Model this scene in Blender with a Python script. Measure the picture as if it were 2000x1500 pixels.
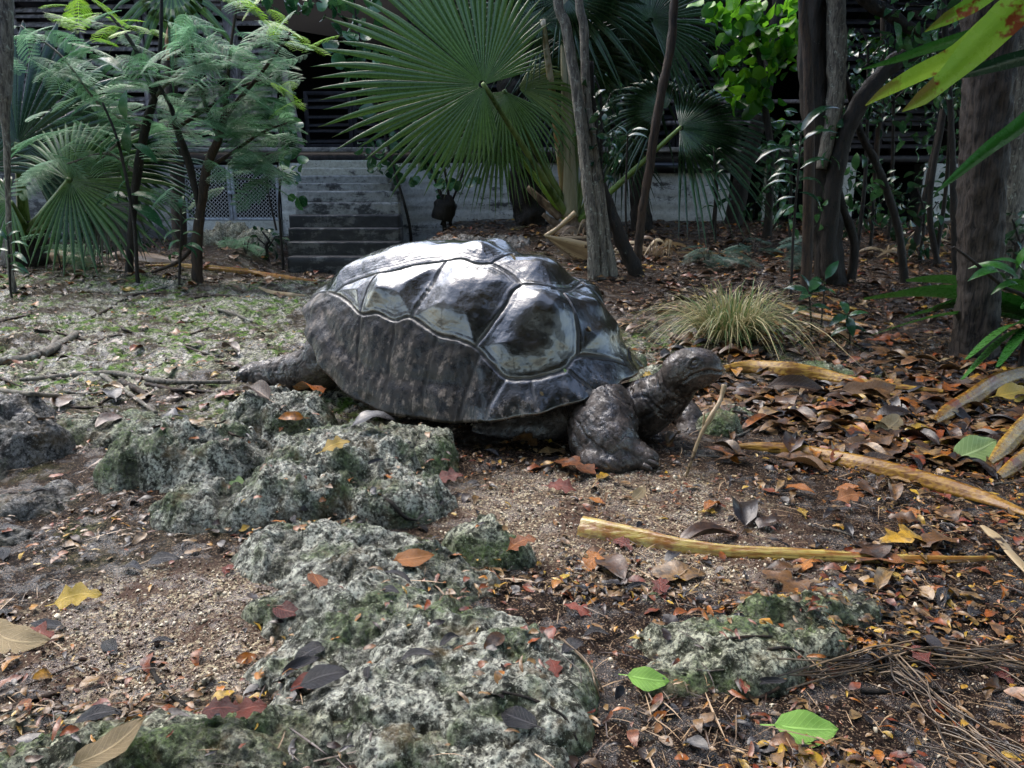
import bpy, math, random
import numpy as np
from mathutils import Vector, Matrix
from mathutils.bvhtree import BVHTree

for _o in list(bpy.data.objects):
    bpy.data.objects.remove(_o)
scene = bpy.context.scene
col = scene.collection
rng = np.random.default_rng(7)
random.seed(7)
R = math.radians

# ------------------------------------------------------------------ camera, sky, sun, exposure
CAM_H, PITCH, FPX = 0.75, R(14.0), 1455.0
cd = bpy.data.cameras.new('camera')
cam = bpy.data.objects.new('camera', cd)
col.objects.link(cam)
cam.location = (0, 0, CAM_H)
cam.rotation_euler = (R(90) - PITCH, 0, 0)
cd.sensor_width = 36
cd.lens = 36 * FPX / 2000
cd.clip_start = 0.02
cd.clip_end = 400
cd.dof.use_dof = False
scene.camera = cam

SUN_EL, SUN_AZ = 58.0, 318.0          # azimuth clockwise from +Y: behind and left of the shell
world = bpy.data.worlds.new('World')
scene.world = world
world.use_nodes = True
wn = world.node_tree
bg = wn.nodes['Background']
sky = wn.nodes.new('ShaderNodeTexSky')
sky.sky_type = 'NISHITA'
sky.sun_disc = False
sky.sun_elevation = R(SUN_EL)
sky.sun_rotation = R(SUN_AZ)
sky.dust_density = 2.5
sky.air_density = 1.2
hs = wn.nodes.new('ShaderNodeHueSaturation')
hs.inputs['Saturation'].default_value = 1.0
wn.links.new(sky.outputs[0], hs.inputs['Color'])
wn.links.new(hs.outputs[0], bg.inputs[0])
bg.inputs[1].default_value = 0.15

sd = bpy.data.lights.new('sun', 'SUN')
sd.energy = 0.8
sd.angle = R(42)
sd.color = (1.0, 0.98, 0.95)
sun = bpy.data.objects.new('sun', sd)
col.objects.link(sun)
_az, _el = R(SUN_AZ), R(SUN_EL)
sv = Vector((math.sin(_az) * math.cos(_el), math.cos(_az) * math.cos(_el), math.sin(_el)))
sun.rotation_euler = sv.to_track_quat('Z', 'Y').to_euler()
sun.location = sv * 20

scene.view_settings.view_transform = 'Standard'
scene.view_settings.look = 'None'
scene.view_settings.exposure = 1.85
scene.view_settings.gamma = 1.0
scene.render.engine = 'CYCLES'
scene.cycles.max_bounces = 5
scene.cycles.transparent_max_bounces = 8
scene.cycles.use_denoising = True

# ------------------------------------------------------------------ helpers: pixels to places
def ray(u, v):
    a, b = (u - 1000) / FPX, (750 - v) / FPX
    cp, sp = math.cos(PITCH), math.sin(PITCH)
    return np.array([a, cp + b * sp, -sp + b * cp])

def P(u, v, Y):
    """point seen at pixel (u, v) of the 2000x1500 photograph, Y metres in front of the camera"""
    d = ray(u, v)
    return np.array([0, 0, CAM_H]) + d * (Y / d[1])

def mpp(Y):
    return Y * 1.02 / FPX

# ------------------------------------------------------------------ helpers: noise
def _h(ix, iy, iz, s):
    n = (ix.astype(np.int64) * 374761393 + iy.astype(np.int64) * 668265263 + iz.astype(np.int64) * 2147483647 + s * 1274126177) & 0xFFFFFFFF
    n = ((n ^ (n >> 13)) * 1274126177) & 0xFFFFFFFF
    n = ((n ^ (n >> 16)) * 2246822519) & 0xFFFFFFFF
    return ((n ^ (n >> 15)) & 0xFFFFFF) / float(0xFFFFFF)

def vn(p, s=0):
    i = np.floor(p)
    f = p - i
    i = i.astype(np.int64)
    w = f * f * f * (f * (f * 6 - 15) + 10)
    x, y, z = i[:, 0], i[:, 1], i[:, 2]
    a = _h(x, y, z, s) * (1 - w[:, 0]) + _h(x + 1, y, z, s) * w[:, 0]
    b = _h(x, y + 1, z, s) * (1 - w[:, 0]) + _h(x + 1, y + 1, z, s) * w[:, 0]
    c = _h(x, y, z + 1, s) * (1 - w[:, 0]) + _h(x + 1, y, z + 1, s) * w[:, 0]
    d = _h(x, y + 1, z + 1, s) * (1 - w[:, 0]) + _h(x + 1, y + 1, z + 1, s) * w[:, 0]
    e = a * (1 - w[:, 1]) + b * w[:, 1]
    g = c * (1 - w[:, 1]) + d * w[:, 1]
    return e * (1 - w[:, 2]) + g * w[:, 2]

def fbm(p, o=4, s=0, g=.5):
    r, a, t = 0, 1, 0
    for k in range(o):
        r = r + a * vn(p * (2.03 ** k) + 17.3 * k, s + k)
        t += a
        a *= g
    return r / t * 2 - 1            # -1..1

def ridged(p, o=4, s=0, g=.55):
    r, a, t = 0, 1, 0
    for k in range(o):
        r = r + a * (1 - np.abs(vn(p * (2.07 ** k) + 9.1 * k, s + k) * 2 - 1))
        t += a
        a *= g
    return r / t

def sst(a, b, x):
    t = np.clip((x - a) / (b - a), 0, 1)
    return t * t * (3 - 2 * t)

def xyz(x, y, k=1.0):
    return np.stack([np.asarray(x, float) * k, np.asarray(y, float) * k, np.zeros_like(np.asarray(x, float))], -1)

# ------------------------------------------------------------------ helpers: meshes and objects
ORG = {}

def mesh(name, V, F, mat=None, tint=None, attrs=None, smooth=False, mats=None, midx=None):
    """V (n,3); F = one array or a list of arrays of faces (same arity in each)"""
    if not isinstance(F, list):
        F = [F]
    F = [np.asarray(f, np.int32) for f in F if len(f)]
    me = bpy.data.meshes.new(name)
    V = np.asarray(V, np.float32)
    me.vertices.add(len(V))
    me.vertices.foreach_set('co', V.ravel())
    nl = sum(f.size for f in F)
    nf = sum(len(f) for f in F)
    me.loops.add(nl)
    me.loops.foreach_set('vertex_index', np.concatenate([f.ravel() for f in F]))
    me.polygons.add(nf)
    tot = np.concatenate([np.full(len(f), f.shape[1], np.int32) for f in F])
    st = np.concatenate([[0], np.cumsum(tot)[:-1]]).astype(np.int32)
    me.polygons.foreach_set('loop_start', st)
    me.polygons.foreach_set('loop_total', tot)
    if smooth:
        me.polygons.foreach_set('use_smooth', np.ones(nf, bool))
    for m in (mats or [mat]):
        if m:
            me.materials.append(m)
    if midx is not None:
        me.polygons.foreach_set('material_index', np.asarray(midx, np.int32))
    me.update()
    me.validate()
    if tint is not None:
        attrs = dict(attrs or {}, tint=tint)
    for k, a in (attrs or {}).items():
        at = me.attributes.new(k, 'FLOAT', 'POINT')
        at.data.foreach_set('value', np.asarray(a, np.float32))
    return me

def link(name, me, parent=None, loc=None):
    o = bpy.data.objects.new(name, me)
    col.objects.link(o)
    if loc is not None:
        o.location = loc
    if parent is not None:
        o.parent = parent
    return o

def thing(name, label, cat, loc=(0, 0, 0), group=None):
    o = bpy.data.objects.new(name, None)
    o.empty_display_size = .1
    col.objects.link(o)
    o.location = [float(c) for c in loc]
    o['label'] = label
    o['category'] = cat
    if group:
        o['group'] = group
    ORG[o.name] = np.array(o.location)
    return o

def tag(o, label, cat, group=None):
    o['label'] = label
    o['category'] = cat
    if group:
        o['group'] = group
    return o

def part(name, root, V, F, mat=None, parent=None, label=None, **k):
    """a part whose vertices are given in world space"""
    V = np.asarray(V, float) - ORG[root.name]
    o = link(name, mesh(name, V, F, mat, **k), parent or root)
    if label:
        o['label'] = label
    return o

def solo(name, label, cat, V, F, mat=None, group=None, **k):
    """a thing that is one mesh, origin at its base"""
    V = np.asarray(V, float)
    c = V.mean(0)
    c[2] = V[:, 2].min()
    o = link(name, mesh(name, V - c, F, mat, **k), None, c)
    return tag(o, label, cat, group)

class B:
    """collects pieces of geometry for one mesh"""
    def __init__(s):
        s.v, s.q, s.t, s.n, s.tt = [], [], [], 0, []
    def add(s, V, Q=None, T=None, tint=0.0):
        V = np.asarray(V, float)
        if Q is not None and len(Q):
            s.q.append(np.asarray(Q) + s.n)
        if T is not None and len(T):
            s.t.append(np.asarray(T) + s.n)
        s.v.append(V)
        s.tt.append(np.full(len(V), tint) if np.isscalar(tint) else np.asarray(tint))
        s.n += len(V)
        return s
    def box(s, lo, hi, M=None, tint=0.0, bev=0.0):
        lo, hi = np.array(lo, float), np.array(hi, float)
        c = np.array([[i, j, k] for i in (0, 1) for j in (0, 1) for k in (0, 1)], float)
        V = lo + c * (hi - lo)
        if bev:                                  # chamfer: each corner becomes three
            V = []
            idx = {}
            for n, cc in enumerate(c):
                for ax in range(3):
                    p = lo + cc * (hi - lo)
                    for a2 in range(3):
                        if a2 != ax:
                            p[a2] += bev * (1 if cc[a2] == 0 else -1)
                    idx[(n, ax)] = len(V)
                    V.append(p)
            V = np.array(V)
            Q, T = [], []
            g = lambda i, j, k: i * 4 + j * 2 + k
            for ax in range(3):
                for side in (0, 1):
                    o = [a for a in range(3) if a != ax]
                    ring = []
                    for (p, q) in ((0, 0), (1, 0), (1, 1), (0, 1)):
                        ijk = [0, 0, 0]
                        ijk[ax] = side
                        ijk[o[0]] = p
                        ijk[o[1]] = q
                        ring.append(idx[(g(*ijk), ax)])
                    Q.append(ring)
            for ax in range(3):                  # edges
                o = [a for a in range(3) if a != ax]
                for p in (0, 1):
                    for q in (0, 1):
                        e = []
                        for t in (0, 1):
                            ijk = [0, 0, 0]
                            ijk[ax] = t
                            ijk[o[0]] = p
                            ijk[o[1]] = q
                            e.append(g(*ijk))
                        Q.append([idx[(e[0], o[0])], idx[(e[1], o[0])], idx[(e[1], o[1])], idx[(e[0], o[1])]])
            for n in range(8):
                T.append([idx[(n, 0)], idx[(n, 1)], idx[(n, 2)]])
            if M is not None:
                V = V @ M[:3, :3].T + M[:3, 3]
            return s.add(V, Q, T, tint)
        if M is not None:
            V = V @ M[:3, :3].T + M[:3, 3]
        return s.add(V, [[0, 1, 3, 2], [4, 6, 7, 5], [0, 4, 5, 1], [2, 3, 7, 6], [0, 2, 6, 4], [1, 5, 7, 3]], None, tint)
    def out(s):
        F = []
        if s.q: F.append(np.concatenate(s.q))
        if s.t: F.append(np.concatenate(s.t))
        return np.concatenate(s.v), F
    def part(s, name, root, mat, **k):
        V, F = s.out()
        return part(name, root, V, F, mat, tint=np.concatenate(s.tt), **k)
    def solo(s, name, label, cat, mat, group=None, **k):
        V, F = s.out()
        return solo(name, label, cat, V, F, mat, group, tint=np.concatenate(s.tt), **k)

def smoothpath(pts, rad, n):
    pts, rad = np.asarray(pts, float), np.asarray(rad, float)
    if len(pts) < 3:
        t = np.linspace(0, 1, n)[:, None]
        return pts[0] * (1 - t) + pts[-1] * t, np.interp(t[:, 0], [0, 1], [rad[0], rad[-1]])
    m = np.vstack([2 * pts[0] - pts[1], pts, 2 * pts[-1] - pts[-2]])
    s = np.linspace(0, len(pts) - 1 - 1e-6, n)
    i = s.astype(int)
    t = (s - i)[:, None]
    p0, p1, p2, p3 = m[i], m[i + 1], m[i + 2], m[i + 3]
    q = .5 * (2 * p1 + (p2 - p0) * t + (2 * p0 - 5 * p1 + 4 * p2 - p3) * t ** 2 + (3 * p1 - p0 - 3 * p2 + p3) * t ** 3)
    return q, np.interp(s, np.arange(len(pts)), rad)

def tube(pts, rad, n=24, k=8, rough=0.0, seed=0, cap=True, flute=0.0, fs=30.0):
    c, r = smoothpath(pts, rad, n)
    T = np.gradient(c, axis=0)
    T /= np.linalg.norm(T, axis=1)[:, None] + 1e-9
    ref = np.array([0, 1.0, 0]) if abs(T[0, 1]) < .8 else np.array([1.0, 0, 0])
    A = np.cross(T, ref)
    A /= np.linalg.norm(A, axis=1)[:, None] + 1e-9
    Bv = np.cross(T, A)
    th = np.arange(k) / k * 2 * np.pi
    ct, st = np.cos(th), np.sin(th)
    ring = A[:, None, :] * ct[None, :, None] + Bv[:, None, :] * st[None, :, None]
    rr = np.repeat(r[:, None], k, 1)
    V = c[:, None, :] + ring * rr[..., None]
    if rough or flute:
        q = V.reshape(-1, 3)
        d = fbm(q * np.array([fs, fs, fs * .35]), 3, seed) * rough
        if flute:
            d = d + flute * (np.sin(np.tile(th, n) * 5 + 3 * fbm(q * 2, 2, seed + 5)) * .5)
        V = V + ring * (rr * (d.reshape(n, k)))[..., None]
    V = V.reshape(-1, 3)
    i, j = np.meshgrid(np.arange(n - 1), np.arange(k), indexing='ij')
    Q = np.stack([i * k + j, i * k + (j + 1) % k, (i + 1) * k + (j + 1) % k, (i + 1) * k + j], -1).reshape(-1, 4)
    Tr = None
    if cap:
        V = np.vstack([V, c[0], c[-1]])
        j = np.arange(k)
        Tr = np.vstack([np.stack([np.full(k, n * k), (j + 1) % k, j], -1),
                        np.stack([np.full(k, n * k + 1), (n - 1) * k + j, (n - 1) * k + (j + 1) % k], -1)])
    return V, Q, Tr

def grid_faces(n, m):
    i, j = np.meshgrid(np.arange(n - 1), np.arange(m - 1), indexing='ij')
    return np.stack([i * m + j, i * m + j + 1, (i + 1) * m + j + 1, (i + 1) * m + j], -1).reshape(-1, 4)

def inst(TV, TQ, pos, X, Y, Z, scale):
    """copies of a template (TV, TQ) with axes X, Y, Z (n,3), at pos (n,3)"""
    n = len(pos)
    scale = np.broadcast_to(np.asarray(scale, float), (n,))
    V = (TV[None, :, 0, None] * X[:, None, :] + TV[None, :, 1, None] * Y[:, None, :] + TV[None, :, 2, None] * Z[:, None, :]) * scale[:, None, None] + pos[:, None, :]
    Q = TQ[None] + (np.arange(n) * len(TV))[:, None, None]
    return V.reshape(-1, 3), Q.reshape(-1, TQ.shape[1])

def frames(X, up):
    X = X / (np.linalg.norm(X, axis=1)[:, None] + 1e-9)
    Y = np.cross(up, X)
    Y /= np.linalg.norm(Y, axis=1)[:, None] + 1e-9
    Z = np.cross(X, Y)
    return X, Y, Z

# ------------------------------------------------------------------ helpers: materials
class N:
    def __init__(s, name):
        s.m = bpy.data.materials.new(name)
        s.m.use_nodes = True
        s.t = s.m.node_tree
        s.b = s.t.nodes['Principled BSDF']
        s.tc = s.t.nodes.new('ShaderNodeTexCoord')
    def n(s, kind, **k):
        x = s.t.nodes.new('ShaderNode' + kind)
        for a, v in k.items():
            if a.startswith('i_'):
                x.inputs[a[2:].replace('_', ' ')].default_value = v
            else:
                setattr(x, a, v)
        return x
    def l(s, a, b):
        s.t.links.new(a, b)
        return s
    def coord(s, scale=(1, 1, 1), warp=0.0):
        mp = s.n('Mapping')
        mp.inputs['Scale'].default_value = scale
        s.l(s.tc.outputs['Object'], mp.inputs['Vector'])
        oi = s.n('ObjectInfo')
        ad = s.n('VectorMath', operation='MULTIPLY_ADD')
        s.l(oi.outputs['Random'], ad.inputs[0])
        ad.inputs[1].default_value = (13.0, 7.0, 29.0)
        s.l(mp.outputs[0], ad.inputs[2])
        out = ad.outputs[0]
        if warp:
            nz = s.n('TexNoise')
            nz.inputs['Scale'].default_value = 3.0
            s.l(out, nz.inputs['Vector'])
            a2 = s.n('VectorMath', operation='MULTIPLY_ADD')
            s.l(nz.outputs['Color'], a2.inputs[0])
            a2.inputs[1].default_value = (warp,) * 3
            s.l(out, a2.inputs[2])
            out = a2.outputs[0]
        return out
    def noise(s, vec, scale, detail=6, rough=.6, dist=0.0):
        x = s.n('TexNoise')
        x.inputs['Scale'].default_value = scale
        x.inputs['Detail'].default_value = detail
        x.inputs['Roughness'].default_value = rough
        x.inputs['Distortion'].default_value = dist
        s.l(vec, x.inputs['Vector'])
        return x.outputs['Fac']
    def vor(s, vec, scale, feature='F1', rnd=1.0):
        x = s.n('TexVoronoi', feature=feature)
        x.inputs['Scale'].default_value = scale
        x.inputs['Randomness'].default_value = rnd
        s.l(vec, x.inputs['Vector'])
        return x
    def ramp(s, fac, stops, interp='LINEAR'):
        x = s.n('ValToRGB')
        x.color_ramp.interpolation = interp
        e = x.color_ramp.elements
        while len(e) < len(stops):
            e.new(.5)
        for el, (p, c) in zip(e, stops):
            el.position = p
            el.color = (c if hasattr(c, '__len__') else (c, c, c))[:3] + (1,) if hasattr(c, '__len__') else (c, c, c, 1)
        s.l(fac, x.inputs[0])
        return x.outputs[0]
    def mix(s, fac, a, b, mode='MIX'):
        x = s.n('Mix', data_type='RGBA', blend_type=mode)
        for i, v in ((0, fac), (6, a), (7, b)):
            if hasattr(v, 'is_output'):
                s.l(v, x.inputs[i])
            elif i == 0:
                x.inputs[0].default_value = v
            else:
                x.inputs[i].default_value = tuple(v)[:3] + (1,)
        return x.outputs[2]
    def math(s, op, a, b=None, c=None, clamp=False):
        x = s.n('Math', operation=op, use_clamp=clamp)
        for i, v in enumerate((a, b, c)):
            if v is None: continue
            if hasattr(v, 'is_output'):
                s.l(v, x.inputs[i])
            else:
                x.inputs[i].default_value = v
        return x.outputs[0]
    def attr(s, name):
        return s.n('Attribute', attribute_name=name).outputs['Fac']
    def rnd(s):
        oi = s.n('ObjectInfo')
        a = s.math('ADD', oi.outputs['Random'], s.attr('tint'))
        return s.math('FRACT', a)
    def bump(s, items):
        """items: (height socket, strength, distance), chained"""
        prev = None
        for hgt, st, di in items:
            x = s.n('Bump')
            x.inputs['Strength'].default_value = st
            x.inputs['Distance'].default_value = di
            s.l(hgt, x.inputs['Height'])
            if prev is not None:
                s.l(prev, x.inputs['Normal'])
            prev = x.outputs[0]
        s.l(prev, s.b.inputs['Normal'])
    def set(s, color=None, rough=None, spec=None, coat=None, coat_rough=.1, trans=None):
        for k, v in (('Base Color', color), ('Roughness', rough), ('Specular IOR Level', spec), ('Coat Weight', coat)):
            if v is None: continue
            if hasattr(v, 'is_output'):
                s.l(v, s.b.inputs[k])
            else:
                s.b.inputs[k].default_value = tuple(v)[:3] + (1,) if hasattr(v, '__len__') else v
        s.b.inputs['Coat Roughness'].default_value = coat_rough
        if trans:                                       # thin leaf: part of the light passes through
            tr = s.n('BsdfTranslucent')
            ms = s.n('MixShader')
            ms.inputs[0].default_value = trans
            if hasattr(color, 'is_output'):
                s.l(color, tr.inputs[0])
            else:
                tr.inputs[0].default_value = tuple(color)[:3] + (1,)
            s.l(s.b.outputs[0], ms.inputs[1])
            s.l(tr.outputs[0], ms.inputs[2])
            s.l(ms.outputs[0], s.t.nodes['Material Output'].inputs[0])
        return s.m

def leaf_mat(name, c1, c2, rough=.3, trans=.3, spots=None, scale=9, spec=.5, veins=0.0, spread=.55, bump=.3, veined=False):
    m = N(name)
    v = m.coord()
    r = m.rnd()
    n1 = m.noise(v, scale, 5)
    c = m.mix(m.ramp(m.math('ADD', m.math('MULTIPLY', n1, 1 - spread), m.math('MULTIPLY', r, spread)), [(.25, 0.0), (.75, 1.0)]), c1, c2)
    if spots:
        sp = m.noise(v, spots[1], 4, .7)
        c = m.mix(m.ramp(sp, [(spots[2], 0.0), (spots[2] + .05, 1.0)]), c, spots[0])
    ro = m.ramp(m.noise(v, scale * 4, 3), [(.35, rough * .7), (.7, min(1, rough * 1.5))])
    hs_ = [(m.noise(v, scale * 5, 4), bump, .004)]
    if veined:
        lx, ly = m.attr('lx'), m.attr('ly')
        ay = m.math('ABSOLUTE', m.math('SUBTRACT', ly, 2.0))
        mid = m.ramp(ay, [(.03, 1.0), (.09, 0.0)])
        sv = m.math('SINE', m.math('MULTIPLY_ADD', ay, -16.0, m.math('MULTIPLY', lx, 62.0)))
        svr = m.math('MULTIPLY', m.ramp(sv, [(.80, 0.0), (.98, 1.0)]), m.math('LESS_THAN', ay, 1.5))
        vein = m.math('MAXIMUM', mid, m.math('MULTIPLY', svr, .45))
        c = m.mix(m.math('MULTIPLY', vein, .55), c, [min(1, k * 1.5 + .03) for k in c2])
        edge = m.math('MULTIPLY', m.ramp(m.math('ADD', ay, m.math('MULTIPLY', n1, .5)), [(1.08, 0.0), (1.25, .8)]), m.math('LESS_THAN', ay, 1.5))
        c = m.mix(edge, c, [k * .3 for k in c1])
        hs_.append((vein, .35, .002))
    m.bump(hs_)
    return m.set(c, ro, spec, trans=trans)

def bark_mat(name, dark, light, patch=None, scale=18, stretch=.18, rough=(.35, .8), bump=.8, patch_lo=.58):
    m = N(name)
    v = m.coord((1, 1, stretch))
    v2 = m.coord()
    n1 = m.noise(v, scale, 9, .72, .9)
    c = m.ramp(n1, [(.40, dark), (.60, light)])
    if patch:
        c = m.mix(m.ramp(m.noise(v2, scale * .6, 7, .72), [(patch_lo, 0.0), (patch_lo + .07, .85)]), c, patch)
    m.bump([(n1, bump, .02), (m.noise(v2, scale * 6, 4), .4, .004)])
    return m.set(c, m.ramp(n1, [(.3, rough[0]), (.7, rough[1])]), .28)

# ------------------------------------------------------------------ ground
def gbase(x, y):
    x, y = np.asarray(x, float), np.asarray(y, float)
    notch = sst(5.0, 7.4, y)
    side = np.maximum(1.0 * sst(-1.25, -.7, x), .55 * (1 - sst(-2.9, -2.45, x)))
    lat = side * notch + np.where(x > -1, 1.0, .8) * (1 - notch)
    return .45 * sst(4.2, 10.0, y) * lat

def zones(x, y):
    """how much sand, mossy limestone grit and leaf soil the ground is made of at a place"""
    p = xyz(x, y)
    n = fbm(p * 2.2, 4, 40)
    n2 = fbm(p * 6, 3, 44)
    sandR = np.exp(-(((x - .22 - .15 * (1.75 - y)) / .42) ** 2 + ((y - 1.72) / .30) ** 2) ** 1.3)
    sandL = np.exp(-(((x + .55) / .40) ** 2 + ((y - 1.22) / .27) ** 2) ** 1.5)
    sandC = np.exp(-(((x - .55) / .35) ** 2 + ((y - 1.42) / .12) ** 2))
    sand = np.clip(sst(.25, .75, sandR * 1.1 + sandL + .6 * sandC + .25 * n + .15 * n2), 0, 1)
    left = 1 - sst(-.45, .15, x - .12 * (y - 3) + .25 * n)
    moss = left * sst(2.3, 2.8, y + .3 * n) * (1 - sst(6.0, 7.4, y))
    strip = np.exp(-(((x - .9) / .7) ** 2 + ((y - 3.9) / .5) ** 2)) * .9
    moss = np.clip(np.maximum(moss, strip) + .3 * n2 * left, 0, 1)
    return sand, moss

def gz(x, y, fine=True):
    x, y = np.asarray(x, float).ravel(), np.asarray(y, float).ravel()
    p = xyz(x, y)
    z = gbase(x, y)
    sand, moss = zones(x, y)
    lump = .07 * moss * (ridged(p * 2.6, 4, 11) - .5) + .06 * moss * fbm(p * 1.6, 2, 19) + .03 * moss * (ridged(p * 9, 3, 13) - .5)
    z = z + lump + .02 * fbm(p * 1.3, 3, 3) + .012 * fbm(p * 6, 3, 5) * (1 - .6 * sand)
    z = z + .05 * sst(5, 8, y) * fbm(p * 1.1, 3, 77)
    if fine:
        z = z + (.006 + .010 * moss) * fbm(p * 24, 3, 8) * (1 - .5 * sand) + .003 * fbm(p * 75, 2, 9)
    return z

ys = np.concatenate([np.linspace(-4, .4, 20)[:-1], .6 * np.exp(np.linspace(0, math.log(14 / .6), 760)) - .2, np.linspace(14.6, 70, 24)])
sden = np.linspace(-.78, .78, 900)
ss = np.concatenate([-np.geomspace(.8, 14, 22)[::-1], sden, np.geomspace(.8, 14, 22)])
YY, SS = np.meshgrid(ys, ss, indexing='ij')
XX = SS * (np.maximum(YY, 0) + .55)
gx, gy = XX.ravel(), YY.ravel()
GZ = gz(gx, gy)
sand_a, moss_a = zones(gx, gy)

def ground_material():
    m = N('ground_grit')
    v = m.coord()
    sand, moss = m.attr('sand'), m.attr('moss')
    cell = m.vor(v, 420)
    cc = m.n('SeparateColor')
    m.l(cell.outputs['Color'], cc.inputs[0])
    big = m.vor(v, 190)
    bc = m.n('SeparateColor')
    m.l(big.outputs['Color'], bc.inputs[0])
    n1 = m.noise(v, 14, 8, .65)
    n2 = m.noise(v, 60, 6, .7)
    n3 = m.noise(v, 4, 5, .6)
    soil = m.mix(m.ramp(n2, [(.35, 0.0), (.62, 1.0)]), (.003, .0025, .002), (.030, .018, .013))
    soil = m.mix(m.ramp(cc.outputs[0], [(.82, 0.0), (.9, 1.0)]), soil, (.20, .14, .09))
    sandc = m.mix(m.ramp(cc.outputs[0], [(.2, 0.0), (.85, 1.0)]), (.030, .019, .014), (.27, .20, .14))
    sandc = m.mix(m.ramp(bc.outputs[1], [(.80, 0.0), (.84, 1.0)]), sandc, (.45, .38, .25))
    sandc = m.mix(m.ramp(n3, [(.46, 0.0), (.60, .8)]), sandc, (.07, .038, .028))
    grit = m.mix(m.ramp(n2, [(.46, 0.0), (.56, 1.0)]), (.012, .011, .007), (.38, .36, .26))
    grit = m.mix(m.ramp(cc.outputs[1], [(.7, 0.0), (.9, .6)]), grit, (.50, .47, .38))
    gm = m.math('MULTIPLY', m.ramp(n1, [(.45, 0.0), (.56, 1.0)]), m.ramp(n3, [(.40, .15), (.54, 1.0)]))
    grit = m.mix(gm, grit, m.mix(m.ramp(n2, [(.4, 0.0), (.6, 1.0)]), (.015, .04, .006), (.13, .24, .03)))
    lim = m.mix(m.ramp(m.noise(v, 3.2, 8, .7), [(.44, .92), (.51, 0.0)]), grit, soil)
    c = m.mix(moss, soil, lim)
    c = m.mix(sand, c, sandc)
    ro = m.ramp(n1, [(.46, .08), (.54, .5)])
    m.bump([(n1, .6, .02), (n2, .9, .008), (cell.outputs['Distance'], .6, .004)])
    return m.set(c, ro, m.ramp(n1, [(.44, .8), (.50, .06)]))

MG = ground_material()
go = link('ground', mesh('ground', np.stack([gx, gy, GZ], -1), grid_faces(len(ys), len(ss)), MG, attrs={'sand': sand_a, 'moss': moss_a}, smooth=True))
go['kind'] = 'structure'

def Gp(u, v, z0=0.0):
    """ground point at a pixel of the photograph"""
    d = ray(u, v)
    t = CAM_H / -d[2] if d[2] < -.02 else 10 / d[1]
    t = min(t, 11 / d[1])
    for _ in range(12):
        x, y = d[0] * t, d[1] * t
        z = float(gbase(x, y)) + z0
        tn = (CAM_H - z) / -d[2] if d[2] < -.02 else 10 / d[1]
        t = .5 * t + .5 * min(tn, 11 / d[1])
    return d[0] * t, d[1] * t

# ------------------------------------------------------------------ limestone
def rock_material(name, light, dark, moss, moss_lo, scale=1.0, wet=.25):
    m = N(name)
    v = m.coord()
    n0 = m.noise(v, 7 * scale, 6, .6)
    n1 = m.noise(v, 34 * scale, 8, .72, .4)
    n2 = m.noise(v, 130 * scale, 5, .7)
    pit = m.vor(v, 70 * scale)
    c = m.mix(m.ramp(n1, [(.42, 0.0), (.57, 1.0)]), dark, light)
    c = m.mix(m.ramp(n2, [(.42, .9), (.50, 0.0)]), c, [k * .5 for k in dark])
    c = m.mix(m.ramp(m.noise(v, 9 * scale, 5, .65), [(.40, .5), (.52, 0.0)]), c, [k * 1.4 for k in dark])
    c = m.mix(m.ramp(n2, [(.56, 0.0), (.64, .8)]), c, [min(1, k * 1.5) for k in light])
    g = m.math('MULTIPLY', m.ramp(n0, [(moss_lo, 0.0), (moss_lo + .10, 1.0)]), m.ramp(n1, [(.40, 0.3), (.55, 1.0)]))
    c = m.mix(g, c, m.mix(m.ramp(n2, [(.4, 0.0), (.6, 1.0)]), [k * .22 for k in moss], moss))
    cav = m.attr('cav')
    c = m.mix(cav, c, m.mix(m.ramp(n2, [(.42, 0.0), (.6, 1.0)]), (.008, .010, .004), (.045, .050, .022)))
    st = m.noise(v, 11 * scale, 4, .6)
    c = m.mix(m.ramp(st, [(.56, 0.0), (.68, .6)]), c, (.13, .085, .03))
    m.bump([(n1, .9, .018), (n2, 1.0, .006), (pit.outputs['Distance'], .6, .006)])
    return m.set(c, m.ramp(m.noise(v, 16 * scale, 4), [(.40, wet * .35), (.54, wet + .35)]), m.ramp(n1, [(.42, .25), (.60, .75)]))

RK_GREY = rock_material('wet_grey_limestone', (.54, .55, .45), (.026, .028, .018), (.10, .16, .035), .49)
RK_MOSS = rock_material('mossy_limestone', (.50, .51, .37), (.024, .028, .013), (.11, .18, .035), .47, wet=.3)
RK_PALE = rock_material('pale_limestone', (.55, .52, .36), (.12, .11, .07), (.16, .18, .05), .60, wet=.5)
RK_DARK = rock_material('dark_wet_limestone', (.22, .21, .19), (.02, .02, .018), (.07, .10, .03), .55)

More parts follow.
